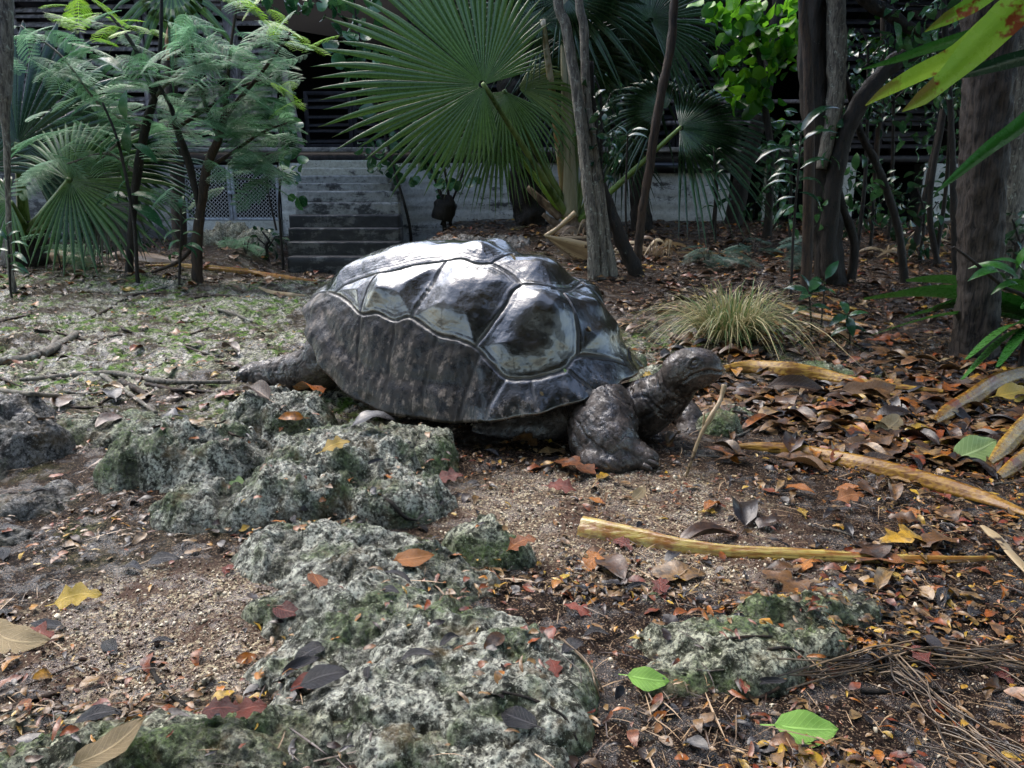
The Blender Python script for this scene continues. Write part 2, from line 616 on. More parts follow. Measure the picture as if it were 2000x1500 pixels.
ROCKS = []
def rock(label, blobs, mat, res=.006, disp=1.0, name='limestone_rock', seed=None, cat='rock', group='limestone rocks around the tortoise'):
    seed = len(ROCKS) * 7 + 3 if seed is None else seed
    bl = []
    for (u, v, rx, ry, h) in blobs:
        x, y = Gp(u, v)
        bl.append((x, y, rx, ry, h))
    x0 = min(b[0] - b[2] * 1.35 for b in bl); x1 = max(b[0] + b[2] * 1.35 for b in bl)
    y0 = min(b[1] - b[3] * 1.35 for b in bl); y1 = max(b[1] + b[3] * 1.35 for b in bl)
    nx, ny = int((x1 - x0) / res) + 2, int((y1 - y0) / res) + 2
    X, Y = np.meshgrid(np.linspace(x0, x1, nx), np.linspace(y0, y1, ny))
    x, y = X.ravel(), Y.ravel()
    p = xyz(x, y)
    wob = fbm(p * 5, 4, seed)
    wob2 = fbm(p * 14, 3, seed + 1)
    prof = np.zeros_like(x)
    for (bx, by, rx, ry, h) in bl:
        q = np.sqrt(((x - bx) / rx) ** 2 + ((y - by) / ry) ** 2) + .26 * wob + .10 * wob2
        a = h * (sst(1.12, .62, q) * .72 + .28 * np.sqrt(np.clip(1 - q * q, 0, 1)))
        prof = np.maximum(prof, a) + .22 * np.minimum(prof, a)
    msk = sst(0, .05, prof)
    d = .050 * (ridged(p * 7, 4, seed + 2) - .55) + .026 * (ridged(p * 19, 3, seed + 3) - .5) + .010 * fbm(p * 48, 3, seed + 4) + .006 * fbm(p * 110, 2, seed + 6)
    hole = sst(.62, .78, vn(p * 13 + 5, seed + 9)) * .022
    z = gbase(x, y) - .03 + prof * 1.12 + (d * disp - hole * disp) * msk
    ox = .022 * fbm(np.stack([x * 9, y * 9, z * 9], -1), 2, seed + 5) * msk
    V = np.stack([x + ox, y + ox * .6, z], -1)
    Q = grid_faces(ny, nx)
    keep = prof[Q].max(1) > .004
    Q = Q[keep]
    us = np.unique(Q)
    mp = np.full(len(V), -1); mp[us] = np.arange(len(us))
    V, Q = V[us], mp[Q]
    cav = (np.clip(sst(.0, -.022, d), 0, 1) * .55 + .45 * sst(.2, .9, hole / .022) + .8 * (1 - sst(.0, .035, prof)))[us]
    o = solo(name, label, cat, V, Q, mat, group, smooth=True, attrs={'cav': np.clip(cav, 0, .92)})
    ROCKS.append((V, Q))
    return o

rock('big pitted grey limestone boulder in front of the tortoise hind foot', [(560, 840, .20, .17, .125), (420, 925, .24, .16, .13), (660, 925, .24, .17, .12), (300, 930, .17, .13, .11), (760, 985, .15, .12, .075), (450, 1000, .19, .11, .09), (560, 985, .2, .13, .10)], RK_GREY, .0055, 1.2)
rock('low mossy green lump of rock under the edge of the shell', [(815, 905, .15, .13, .105), (760, 900, .12, .12, .10)], RK_MOSS, .006, .8)
rock('broad wet grey bedrock sloping through the middle of the foreground', [(680, 1100, .24, .13, .055), (800, 1140, .21, .13, .06), (620, 1060, .16, .09, .05), (740, 1230, .22, .11, .065), (900, 1290, .19, .12, .07), (850, 1400, .20, .10, .06), (1040, 1370, .13, .12, .065), (640, 1180, .13, .09, .05), (600, 1310, .12, .08, .045), (700, 1390, .16, .08, .05), (1000, 1440, .14, .08, .055), (560, 1080, .10, .07, .05)], RK_GREY, .0045, .8)
rock('mossy rounded outcrop beside the sandy patch, right of the bedrock', [(930, 1075, .10, .07, .075), (960, 1085, .10, .06, .055)], RK_MOSS, .005, .7)
rock('small mossy knob at the left edge of the bedrock', [(540, 1200, .07, .045, .055)], RK_MOSS, .004, .7)
rock('dark wet boulder at the left picture edge', [(20, 850, .17, .13, .13), (60, 890, .10, .12, .09), (-60, 900, .2, .2, .12)], RK_DARK, .006, 1.1)
rock('mossy green boulder behind the dark boulder at the left', [(190, 850, .17, .14, .07), (130, 840, .12, .12, .06), (250, 830, .10, .1, .05)], RK_MOSS, .006, .7)
rock('small pale yellowish rock between the boulder and the branches', [(405, 850, .10, .07, .055), (460, 840, .07, .06, .06)], RK_PALE, .006, .8)
rock('low rocks below the dark boulder at the left edge', [(40, 985, .10, .06, .045), (110, 960, .08, .05, .035), (0, 1040, .08, .04, .03)], RK_DARK, .005, .8)
rock('long low mossy rock in the right foreground below the golden strip', [(1530, 1215, .12, .075, .065), (1630, 1200, .10, .07, .06), (1370, 1270, .13, .07, .055), (1450, 1300, .12, .08, .055), (1560, 1260, .11, .07, .055), (1330, 1330, .09, .06, .04)], RK_MOSS, .0045, .75)
rock('small mossy stone left of the long right foreground rock', [(1285, 1165, .04, .028, .025)], RK_MOSS, .004, .6)
rock('mossy stone touching the tortoise front foot on its far side', [(1400, 845, .10, .08, .085), (1440, 820, .08, .06, .06)], RK_MOSS, .006, .8)
rock('grey mossy stone between the shell tip and the head', [(1280, 760, .13, .10, .10), (1225, 730, .12, .1, .10)], RK_MOSS, .007, .8)
rock('low crusty stones showing through the leaves at the right', [(1600, 720, .14, .10, .04), (1680, 730, .12, .08, .03)], RK_MOSS, .008, .7)
rock('crusty stones beside the golden strip at the right', [(1700, 1030, .07, .045, .022), (1740, 1075, .08, .04, .022), (1680, 965, .05, .03, .022)], RK_MOSS, .005, .6)
rock('brownish rock in the lower left corner', [(190, 1420, .07, .05, .035), (60, 1400, .08, .04, .03)], RK_PALE, .004, .7)
rock('rough low rock along the bottom edge at the left', [(340, 1480, .14, .07, .065), (540, 1470, .12, .08, .06), (150, 1530, .14, .06, .07), (440, 1530, .14, .06, .07)], RK_MOSS, .0045, .8)
rock('wet grey rock in the bottom middle of the foreground', [(700, 1490, .12, .07, .05), (960, 1500, .14, .07, .05)], RK_GREY, .0045, .8)
rock('crumbled pale rubble under the mesh doors', [(455, 478, .30, .16, .22), (500, 482, .22, .12, .18), (410, 480, .2, .12, .16)], RK_PALE, .014, 2.2, name='rubble_heap', cat='rubble')
rock('dark rough rock ledge between the steps and the palm', [(850, 490, .6, .3, .10), (960, 480, .5, .3, .07), (810, 500, .3, .3, .12)], RK_DARK, .018, 2.0)

# everything loose is dropped onto this
_gm = (gy > .3) & (gy < 13)
_idx = np.arange(len(ys) * len(ss)).reshape(len(ys), len(ss))
_r0, _r1 = np.searchsorted(ys, .4), np.searchsorted(ys, 11.5)
sub_i = np.arange(_r0, _r1, 2)
sub_j = np.arange(12, len(ss) - 12, 2)
_V = [np.stack([XX, YY, GZ.reshape(XX.shape)], -1)[np.ix_(sub_i, sub_j)].reshape(-1, 3)]
_Q = [grid_faces(len(sub_i), len(sub_j))]
_n = len(_V[0])
for V_, Q_ in ROCKS:
    _V.append(V_); _Q.append(Q_ + _n); _n += len(V_)
BVH = BVHTree.FromPolygons(np.concatenate(_V).tolist(), np.concatenate(_Q).tolist())

def drop(x, y):
    h = BVH.ray_cast(Vector((x, y, 3)), Vector((0, 0, -1)))
    if h[0] is None:
        return float(gbase(x, y)), np.array([0, 0, 1.0])
    n = np.array(h[1])
    return h[0][2], n if n[2] > 0 else -n

def drop_px(u, v):
    d = ray(u, v)
    h = BVH.ray_cast(Vector((0, 0, CAM_H)), Vector(d.tolist()))
    if h[0] is None:
        x, y = Gp(u, v)
        return np.array([x, y, float(gbase(x, y))]), np.array([0, 0, 1.0])
    n = np.array(h[1])
    return np.array(h[0]), n if n[2] > 0 else -n

# ------------------------------------------------------------------ house on its concrete plinth
WY = 10.3                                     # front face of the plinth
def zat(v, Y): return P(1000, v, Y)[2]
def xat(u, v, Y): return P(u, v, Y)[0]

def concrete(name, light, dark, lo, streak=.35):
    m = N(name)
    v = m.coord()
    vs = m.coord((1, 1, 4.5))
    n1 = m.noise(v, 2.6, 9, .74, .3)
    n2 = m.noise(v, 22, 7, .7)
    c = m.mix(m.ramp(n2, [(.35, 0.0), (.65, 1.0)]), [k * .55 for k in light], light)
    st = m.noise(vs, 2.2, 8, .72)
    blk = m.math('ADD', m.math('MULTIPLY', n1, .6), m.math('MULTIPLY', st, .4))
    c = m.mix(m.ramp(blk, [(lo, 0.0), (lo + .05, .9)]), c, dark)
    c = m.mix(m.ramp(n2, [(.60, 0.0), (.66, .8)]), c, dark)
    m.bump([(n1, .3, .02), (n2, .5, .006)])
    return m.set(c, m.ramp(n1, [(.4, .35), (.6, .7)]), .45)

MC_WALL = concrete('stained_concrete', (.56, .55, .50), (.018, .018, .02), .545)
MC_LEFT = concrete('blackened_concrete', (.24, .235, .22), (.02, .02, .024), .47)
MC_STEP = concrete('black_step_concrete', (.13, .13, .125), (.008, .009, .012), .44)
MC_MID = concrete('stained_grey_step', (.30, .30, .28), (.012, .012, .014), .50)
MC_TOP = concrete('pale_step_concrete', (.46, .44, .36), (.03, .03, .03), .56)
W_GREY = bark_mat('weathered_grey_wood', (.06, .048, .043), (.34, .28, .26), scale=10, stretch=.6, bump=.4)
W_DARK = bark_mat('dark_wet_wood', (.010, .009, .010), (.038, .030, .032), scale=12, stretch=.6, bump=.4)
W_SILL = bark_mat('pale_sill_wood', (.12, .10, .08), (.34, .30, .25), scale=10, stretch=1, bump=.3)
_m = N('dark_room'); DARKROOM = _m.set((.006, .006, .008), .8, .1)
_m = N('galvanised_steel'); STEEL = _m.set(_m.ramp(_m.noise(_m.coord(), 30, 4), [(.3, .20), (.7, .50)]), .42, .6)
_m = N('black_sheet'); SHEET = _m.set((.006, .006, .007), .3, .5)

house = thing('wooden_house', 'dark louvred wooden house raised on a stained concrete plinth behind the trees', 'house', (0, WY, 0))
FZ = zat(318, WY)                              # top of the plinth
def plinth(u0, u1, v1, mat, Y0=WY, th=.28, top=None, label=None):
    """board-marked wall: each pour line a small step"""
    x0, x1 = xat(u0, 380, Y0), xat(u1, 380, Y0)
    z0, z1 = -.3, (top if top else FZ)
    nx, nz = max(3, int((x1 - x0) / .04)), 48
    X, Z = np.meshgrid(np.linspace(x0, x1, nx), np.linspace(z0, z1, nz))
    p = np.stack([X.ravel(), Z.ravel(), np.full(X.size, Y0)], -1)
    board = np.abs(((Z.ravel() * 6.2 + .3) % 1) - .5) * 2
    d = -.010 * sst(.90, 1.0, board) + .012 * fbm(p * 5, 4, 21) + .006 * fbm(p * 22, 3, 22)
    edge = sst(0, .03, X.ravel() - x0) * sst(0, .03, x1 - X.ravel())
    topw = sst(z1 - .02, z1, Z.ravel())
    Vf = np.stack([X.ravel() + 0 * d, Y0 - d * 1.0 + .03 * topw * 0 + .01 * (1 - edge), Z.ravel() + topw * .02 * fbm(p * 3, 3, 8)], -1)
    Q = grid_faces(nz, nx)
    n = len(Vf)
    bx = np.array([[x0, Y0 + th, z0], [x1, Y0 + th, z0], [x1, Y0 + th, z1], [x0, Y0 + th, z1]])
    V = np.vstack([Vf, bx])
    top_i = np.arange((nz - 1) * nx, nz * nx)
    Qs = [[n, n + 1, n + 2, n + 3], [0, n, n + 3, (nz - 1) * nx], [nx - 1, nz * nx - 1, n + 2, n + 1]]
    T = [[top_i[i], top_i[i + 1], n + 3] for i in range(nx // 2)] + [[top_i[i], top_i[i + 1], n + 2] for i in range(nx // 2, nx - 1)] + [[top_i[nx // 2], n + 2, n + 3]]
    return part('plinth_wall', house, V, [np.vstack([Q, Qs]), np.array(T)], mat, label=label)

plinth(-500, 352, 430, MC_LEFT, label='black-stained plinth wall at the left')
plinth(548, 600, 430, MC_WALL)
plinth(752, 1008, 430, MC_WALL, label='pale stained plinth wall beside the steps')
plinth(1008, 1424, 430, MC_WALL, Y0=WY + .02, label='long pale plinth wall with black streaks')
plinth(1490, 1520, 430, MC_WALL, Y0=WY + .35)
plinth(1634, 1668, 430, MC_WALL)
plinth(1800, 1875, 430, MC_WALL, Y0=WY + .1)
# sill under the doors and dark crawl space
b = B()
b.box((xat(352, 440, WY), WY - .05, -.2), (xat(548, 440, WY), WY + .25, zat(431, WY)), bev=.01)
b.part('door_sill', house, MC_TOP)
b = B()
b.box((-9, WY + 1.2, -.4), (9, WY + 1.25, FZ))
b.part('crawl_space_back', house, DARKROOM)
b = B()
b.box((xat(1185, 320, WY), WY - .012, zat(338, WY)), (xat(1426, 320, WY), WY + .012, zat(316, WY)))
b.part('black_sheeting', house, SHEET)
# floor beam and ledges
b = B()
b.box((-8.5, WY - .06, zat(297, WY)), (4.45, WY + .10, zat(288, WY)), bev=.004)
b.part('floor_sill', house, W_SILL)
b = B()
b.box((-8.5, WY - .01, FZ + .003), (4.4, WY + .16, zat(298, WY)))
b.part('floor_beam', house, W_DARK)
b = B()
b.box((-8.6, WY + .17, FZ + .02), (8.6, WY + 4, FZ + .10))
b.part('floor_deck', house, W_DARK)
# louvre panels
FL = zat(288, WY) + .005
def louvre(x0, x1, z0, z1, Y, mat, pitch=.1, tilt=38, fr=.05, label=None, th=.014, wid=.10):
    f = B()
    f.box((x0, Y, z0), (x0 + fr, Y + .05, z1), bev=.003)
    f.box((x1 - fr, Y, z0), (x1, Y + .05, z1), bev=.003)
    f.box((x0 + fr, Y + .003, z1 - fr), (x1 - fr, Y + .047, z1), bev=.003)
    f.box((x0 + fr, Y + .003, z0), (x1 - fr, Y + .047, z0 + fr), bev=.003)
    n = int((z1 - z0 - 2 * fr) / pitch)
    pn = f.part('louvre_panel', house, mat, label=label)
    s = B()
    for i in range(n):
        zc = z0 + fr + (i + .5) * (z1 - z0 - 2 * fr) / n + random.uniform(-.004, .004)
        a = R(tilt + random.uniform(-6, 6))
        M = np.array(Matrix.Translation((0, Y + .025, zc)) @ Matrix.Rotation(a, 4, 'X') @ Matrix.Rotation(R(random.uniform(-.5, .5)), 4, 'Y'))
        s.box((x0 + fr - .004, -wid / 2, -th / 2), (x1 - fr + .004, wid / 2, th / 2), M, tint=random.random() * .6, bev=.002)
    if n > 0:
        s.part('louvre_slats', house, mat, parent=pn)
x = -8.2
while x < -3.55:                                 # long louvred wall at the left
    w = .82
    louvre(x, x + w, FL + .02, FL + .98, WY + .22, W_GREY)
    louvre(x, x + w, FL + 1.02, FL + 2.9, WY + .22, W_GREY)
    x += w + .03
b = B(); b.box((-3.72, WY + .1, FL + .003), (-3.58, WY + .24, 4.3), bev=.006); b.part('post', house, W_GREY)
b = B()
M_ = np.array(Matrix.Translation((xat(575, 200, WY), WY + .12, FL)) @ Matrix.Rotation(R(-9), 4, 'Y'))
b.box((-.05, 0, 0), (.05, .04, 1.12), M_, bev=.004); b.part('leaning_shutter_edge', house, W_GREY)
louvre(xat(596, 250, 10.7), xat(688, 250, 10.7), FL + .02, zat(178, 10.7), 10.7, W_DARK, tilt=30)
louvre(xat(690, 250, 10.72), xat(800, 250, 10.72), FL + .02, zat(178, 10.72), 10.72, W_DARK, tilt=30)
for (u0, u1) in ((802, 930), (932, 1060), (1062, 1190), (1192, 1320), (1322, 1450)):
    louvre(xat(u0, 250, 10.9), xat(u1, 250, 10.9), FL + .02, FL + 2.3, 10.9, W_DARK, tilt=35)
b = B()
for vv, Y in ((238, WY + .05), (196, WY + .052)):
    b.box((xat(1190, vv, WY), Y, zat(vv + 4, WY)), (4.4, Y + .06, zat(vv - 3, WY)), bev=.004)
b.part('veranda_rail', house, W_GREY)
for u in (1190, 1330, 1470, 1600):
    b = B(); b.box((xat(u, 250, WY), WY + .12, FL), (xat(u, 250, WY) + .10, WY + .22, 3.9), bev=.005); b.part('post', house, W_DARK)
for (u0, u1) in ((1620, 1740), (1742, 1860)):
    louvre(xat(u0, 200, WY), xat(u1, 200, WY), FL + .0, FL + 2.2, WY + .25, W_DARK)
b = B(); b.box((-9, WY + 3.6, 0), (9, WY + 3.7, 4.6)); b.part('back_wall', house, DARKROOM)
b = B(); b.box((-9, WY + .3, 0), (-8.9, WY + 3.6, 4.4)); b.part('end_wall', house, W_DARK)
b = B(); b.box((6.4, WY + .3, 0), (6.5, WY + 3.6, 4.4)); b.part('end_wall', house, W_DARK)
b = B()
Mr = np.array(Matrix.Translation((0, WY - .75, 3.95)) @ Matrix.Rotation(R(17), 4, 'X'))
b.box((-9.4, 0, 0), (6.9, 5.2, .06), Mr); b.part('roof', house, W_DARK)

# expanded-metal doors
dz0, dz1 = zat(431, WY) + .004, zat(322, WY)
for (u0, u1) in ((356, 449), (451, 544)):
    x0, x1, Y = xat(u0, 380, WY), xat(u1, 380, WY), WY + .02
    f = B(); fr = .035
    f.box((x0, Y, dz0), (x0 + fr, Y + .03, dz1), bev=.003); f.box((x1 - fr, Y, dz0), (x1, Y + .03, dz1), bev=.003)
    f.box((x0 + fr, Y + .002, dz0), (x1 - fr, Y + .028, dz0 + fr), bev=.003); f.box((x0 + fr, Y + .002, dz1 - fr), (x1 - fr, Y + .028, dz1), bev=.003)
    dr = f.part('mesh_door', house, STEEL)
    s = B(); nx, nz = 11, 13
    cw, ch = (x1 - x0 - 2 * fr) / nx, (dz1 - dz0 - 2 * fr) / nz
    for i in range(nx):
        for sgn in (-1, 1):
            pts = []
            for j in range(nz * 2 + 1):
                off = .46 if (j % 2) else .04
                pts.append((x0 + fr + (i + .5 + sgn * off) * cw, Y + .014 + .004 * sgn, dz0 + fr + j * ch / 2))
            pts = np.array(pts); h_ = .0045
            L, Rr = pts + [-h_, 0, 0], pts + [h_, 0, 0]
            V = np.stack([L, Rr], 1).reshape(-1, 3); k = np.arange(len(pts) - 1) * 2
            V2 = np.vstack([V, V + [0, .003, 0]])
            q = np.stack([k, k + 1, k + 3, k + 2], -1)
            s.add(V2, np.vstack([q, q[:, ::-1] + len(V)]))
    s.part('wire_mesh', house, STEEL, parent=dr)
b = B(); xc = xat(450, 380, WY); b.box((xc - .03, WY - .015, (dz0 + dz1) / 2 - .02), (xc + .03, WY + .018, (dz0 + dz1) / 2 + .02), bev=.003)
b.part('door_latch', house, STEEL)

# ------------------------------------------------------------------ concrete steps
stairs = thing('concrete_steps', 'steep black-stained concrete steps climbing to the house', 'steps', (-1.8, 7.9, 0))
EV = [502, 473, 446, 420, 396, 373, 358, 343, 328, 313]
EX = [(561, 780), (561, 780), (563, 780), (564, 778), (576, 779), (577, 777), (579, 766), (586, 758), (588, 755), (588, 755)]
zp = -.25
for i, (v, (u0, u1)) in enumerate(zip(EV, EX)):
    Y0 = 7.9 + .24 * i
    z1 = zat(v, Y0)
    x0, x1 = xat(u0, v, Y0), xat(u1, v, Y0)
    nx = 60
    z0 = zp if i else -.3
    nz = 8
    X, Z = np.meshgrid(np.linspace(x0, x1, nx), np.linspace(z0 - .02, z1, nz))
    p = np.stack([X.ravel(), Z.ravel(), np.full(X.size, Y0)], -1)
    ed = fbm(p * 7, 4, 60 + i)
    Vf = np.stack([X.ravel(), Y0 - .006 * ed + .006 * fbm(p * 30, 2, 5), Z.ravel()], -1)
    Vf[-nx:, 2] += .006 * ed[-nx:] - .004
    Tt = Vf[-nx:].copy(); Tt[:, 1] += .012; Tt[:, 2] += .006
    Bt = Tt.copy(); Bt[:, 1] = Y0 + .29; Bt[:, 2] = z1 + .002
    V = np.vstack([Vf, Tt, Bt, [[x0, Y0 + .29, z0 - .3], [x1, Y0 + .29, z0 - .3]]])
    Q = [grid_faces(nz + 2, nx)]
    n = (nz + 2) * nx
    T = np.array([[0, n - nx, n], [nx - 1, n + 1, n - 1], [0, n, n - nx]][:2] + [[j * nx, (j + 1) * nx, n - nx] for j in range(nz)] + [[(j + 1) * nx - 1, n - 1, (j + 2) * nx - 1] for j in range(nz)])
    part('step', stairs, V, [Q[0], T], MC_TOP if i >= 8 else (MC_MID if i in (4, 5, 6, 7) else MC_STEP), label={9: 'pale cream top step', 6: 'light grey step with a brown leaf on it'}.get(i))
    zp = z1
# side cheeks
b = B()
V = []
for i, (v, (u0, u1)) in enumerate(zip(EV, EX)):
    Y0 = 7.9 + .24 * i + .02
    b.box((xat(u0, v, Y0) + .015, Y0, -.3), (xat(u1, v, Y0) - .015, Y0 + .235, zat(v, Y0 - .02) - .012))
b.part('stair_core', stairs, MC_STEP)

# ------------------------------------------------------------------ the giant tortoise
TC = np.array([-.1696, 2.5939, 0.0]); TYAW = -.4563
TL, TW, TH = 1.2069, .80, .606
ca, sa = math.cos(TYAW), math.sin(TYAW)
def t2w(L):
    L = np.asarray(L, float)
    return np.stack([TC[0] + ca * L[..., 0] - sa * L[..., 1], TC[1] + sa * L[..., 0] + ca * L[..., 1], L[..., 2]], -1)
def w2t(W):
    W = np.asarray(W, float)
    x, y = W[..., 0] - TC[0], W[..., 1] - TC[1]
    return np.stack([ca * x + sa * y, -sa * x + ca * y, W[..., 2]], -1)
def dome(r, ph):
    c, s = np.cos(ph), np.sin(ph)
    e = 2 / 2.4
    X = TL / 2 * np.sign(c) * np.abs(c) ** e * r
    Y = TW / 2 * np.sign(s) * np.abs(s) ** e * r * (1 + .14 * c)
    zr = .0968 + .1148 * np.clip(c, 0, 1) ** 2 + .3179 * np.clip(-c, 0, 1) ** 2
    Z = zr + (TH - zr) * np.clip(1 - r ** 2.61, 0, 1)
    return np.stack([X, Y, Z], -1)

tort = thing('giant_tortoise', 'giant tortoise with a wet domed dark shell walking right over the rocks', 'tortoise', (TC[0], TC[1], 0))

SEAM_PX = {
 'A': [(600, 574), (622, 566), (644.6, 567), (672, 584), (698, 610), (730.5, 608.7), (763, 622.5), (796.5, 616), (850, 651.6), (884, 659), (924, 676), (951, 704), (986.6, 737), (1038.6, 736.4), (1080, 727), (1108, 715.6), (1132, 693), (1174, 696.5), (1207, 705)],
 'c34': [(796.5, 616), (815, 585), (838, 553.5), (853, 527), (869, 503)],
 'c23': [(924, 676), (947, 645), (969, 617), (990, 588), (1000.5, 568), (1021, 552.6)],
 'vtop': [(1021, 552.6), (1004, 533), (990, 521.5), (975, 513), (960, 507), (930, 509), (900, 500), (869, 503), (835, 507), (800, 513), (765, 524), (735, 530)],
 'v23': [(960, 507), (972, 499), (986.6, 493), (1003, 488)],
 'c45': [(698, 610), (706, 580), (718, 553), (735, 530)],
 'v45': [(735, 530), (700, 536), (668, 550), (644.6, 567)],
 'c1top': [(1021, 552.6), (1040, 556), (1059, 561), (1078, 569), (1094, 577)],
 'v12': [(1094, 577), (1110, 569), (1125, 559.6), (1138, 549)],
 'c1f': [(1094, 577), (1106, 600), (1115, 620), (1123, 641), (1129, 662), (1132, 693)],
 'm1': [(986.6, 737), (970, 760), (953, 790), (945, 815)],
 'm2': [(1038, 736), (1038, 760), (1042, 795)],
 'm3': [(1109, 716), (1128, 735), (1152, 757)],
 'm4': [(697, 612), (694, 655), (690, 700), (692, 745)],
 'm5': [(764, 624), (760, 667), (752, 720), (748, 780)],
 'm6': [(849, 653), (838, 690), (825, 740), (818, 800)],
 'm7': [(933, 690), (915, 740), (900, 790), (892, 812)],
 'm8': [(622, 568), (612, 590), (606, 622)],
}
_r, _p = np.meshgrid(np.linspace(0.0, 1, 120), np.linspace(0, 2 * np.pi, 241)[:-1], indexing='ij')
_DW = t2w(dome(_r, _p)).reshape(-1, 3)
_i, _j = np.meshgrid(np.arange(119), np.arange(240), indexing='ij')
_DQ = np.stack([_i * 240 + _j, _i * 240 + (_j + 1) % 240, (_i + 1) * 240 + (_j + 1) % 240, (_i + 1) * 240 + _j], -1).reshape(-1, 4)
_DB = BVHTree.FromPolygons(_DW.tolist(), _DQ.tolist())
def on_dome(u, v):
    d = Vector(ray(u, v).tolist())
    h = _DB.ray_cast(Vector((0, 0, CAM_H)), d)
    if h[0] is not None:
        return w2t(np.array(h[0]))
    best = None
    for t in np.linspace(1.8, 3.6, 60):
        q = _DB.find_nearest(Vector((0, 0, CAM_H)) + d * t)
        if best is None or q[3] < best[0]:
            best = (q[3], np.array(q[0]))
    return w2t(best[1])
SEAMS = []
marg_line = None
for k, pl in SEAM_PX.items():
    q = np.array([on_dome(u, v) for u, v in pl])
    n = len(q) * 6
    q, _ = smoothpath(q, np.zeros(len(q)), n)
    if k == 'A':
        marg_line = q
    main = k in ('A', 'c34', 'c23', 'vtop', 'c1top', 'c1f')
    if k == 'vtop': main = False
    SEAMS.append((q, 1.0 if main else (.5 if k[0] == 'm' else .8)))
    SEAMS.append((q * [1, -1, 1], 1.0 if main else .6))
def seg_dist(Pn, poly):
    best = np.full(len(Pn), 9.0)
    for a, b_ in zip(poly[:-1], poly[1:]):
        ab = b_ - a
        t = np.clip(((Pn - a) @ ab) / (ab @ ab + 1e-12), 0, 1)
        d = np.linalg.norm(Pn - a - t[:, None] * ab, axis=1)
        best = np.minimum(best, d)
    return best

nr, nph = 230, 620
rr_ = np.concatenate([np.linspace(0.004, 1, nr)])
Rg, Pg = np.meshgrid(rr_, np.linspace(0, 2 * np.pi, nph + 1)[:-1], indexing='ij')
SV = dome(Rg, Pg)
du = np.gradient(SV, axis=0)
dv = np.roll(SV, -1, 1) - np.roll(SV, 1, 1)
nrm = np.cross(du, dv)
nrm /= np.linalg.norm(nrm, axis=2)[..., None] + 1e-12
if nrm[nr // 2, 0, 2] < 0: nrm = -nrm
SVf = SV.reshape(-1, 3); nf = nrm.reshape(-1, 3)
amin = np.full(len(SVf), 9.0); groove = np.zeros(len(SVf)); gcol = np.zeros(len(SVf)); lips = np.zeros(len(SVf))
for poly, w in SEAMS:
    lo, hi = poly.min(0) - .12, poly.max(0) + .12
    mk = np.all((SVf > lo) & (SVf < hi), 1)
    wob = .0022 * fbm(SVf[mk] * 45, 2, 3)
    d = np.abs(seg_dist(SVf[mk], poly) + wob)
    amin[mk] = np.minimum(amin[mk], d)
    groove[mk] = np.maximum(groove[mk], w * np.exp(-(d / .0032) ** 2))
    gcol[mk] = np.maximum(gcol[mk], min(1, w * 1.1) * np.exp(-(d / .0062) ** 4))
    lips[mk] = np.maximum(lips[mk], w * np.exp(-((d - .010) / .0055) ** 2))
# marginal zone: outward of seam A
ang = np.arctan2(-np.abs(marg_line[:, 1]) / (TW / 2), marg_line[:, 0] / (TL / 2))
radm = np.hypot(marg_line[:, 0] / (TL / 2), marg_line[:, 1] / (TW / 2))
o_ = np.argsort(ang)
vang = np.arctan2(-np.abs(SVf[:, 1]) / (TW / 2), SVf[:, 0] / (TL / 2))
vrad = np.hypot(SVf[:, 0] / (TL / 2), SVf[:, 1] / (TW / 2))
marg = sst(-.01, .02, vrad - np.interp(vang, ang[o_], radm[o_]))
rf = Rg.ravel(); pf = Pg.ravel()
disp = .020 * sst(0, .10, amin) * (1 - .75 * marg) - .016
disp += .010 * fbm(SVf * 5, 3, 71) * (1 - .6 * marg) + .0035 * fbm(SVf * 16, 3, 72)
disp += .0006 * np.sin(amin * 2 * np.pi / .012) * np.exp(-amin / .03) * (1 - marg)
disp += lips * .0007 - groove * .0080
# knobs and hollows seen on the costal scutes
for (u, v, rad, amp) in ((1045, 590, .075, .022), (1110, 640, .03, -.004), (880, 570, .09, .012), (740, 560, .06, .012), (835, 545, .03, -.006), (1030, 655, .05, -.006), (930, 482, .05, .016), (1060, 522, .06, .012), (1150, 600, .05, .010), (620, 590, .03, .012), (1172, 575, .11, .040), (1205, 660, .07, .020)):
    c = on_dome(u, v)
    for sg in (1, -1):
        cc = c * [1, sg, 1]
        disp += amp * np.exp(-(((SVf - cc) ** 2).sum(1)) / rad ** 2)
stri = fbm(np.stack([SVf[:, 0] * 55, SVf[:, 1] * 55, SVf[:, 2] * 7], -1), 3, 75)
disp += marg * .0024 * stri
sidem = np.clip(1 - np.abs(np.cos(pf) + .35) / .75, 0, 1) ** .5
disp += sidem * (.0015 * np.exp(-((rf - .945 - .006 * np.cos(pf * 23)) / .010) ** 2) - .003 * np.exp(-((rf - .915) / .018) ** 2) - .006 * sst(.96, 1, rf))
cphi = np.cos(pf)
flare = sst(.90, 1.0, rf) * (.014 + .020 * np.clip(cphi, 0, 1) ** 2 + .014 * np.clip(-cphi, 0, 1) ** 2)
scal = sst(.95, 1.0, rf) * .006 * np.cos(pf * 23)
out = np.stack([np.cos(pf), np.sin(pf), np.zeros_like(pf)], -1)
S1 = SVf + nf * disp[:, None] + out * (flare + scal)[:, None]
rim = S1.reshape(nr, nph, 3)[-1]
rimo = out.reshape(nr, nph, 3)[-1]
rows = [rim + [0, 0, -.007] - rimo * .004, rim + [0, 0, -.010] - rimo * .016, rim + [0, 0, .004] - rimo * .04, rim + [0, 0, .05] - rimo * .085]
SVall = np.vstack([S1] + rows)
nrow = nr + len(rows)
i, j = np.meshgrid(np.arange(nrow - 1), np.arange(nph), indexing='ij')
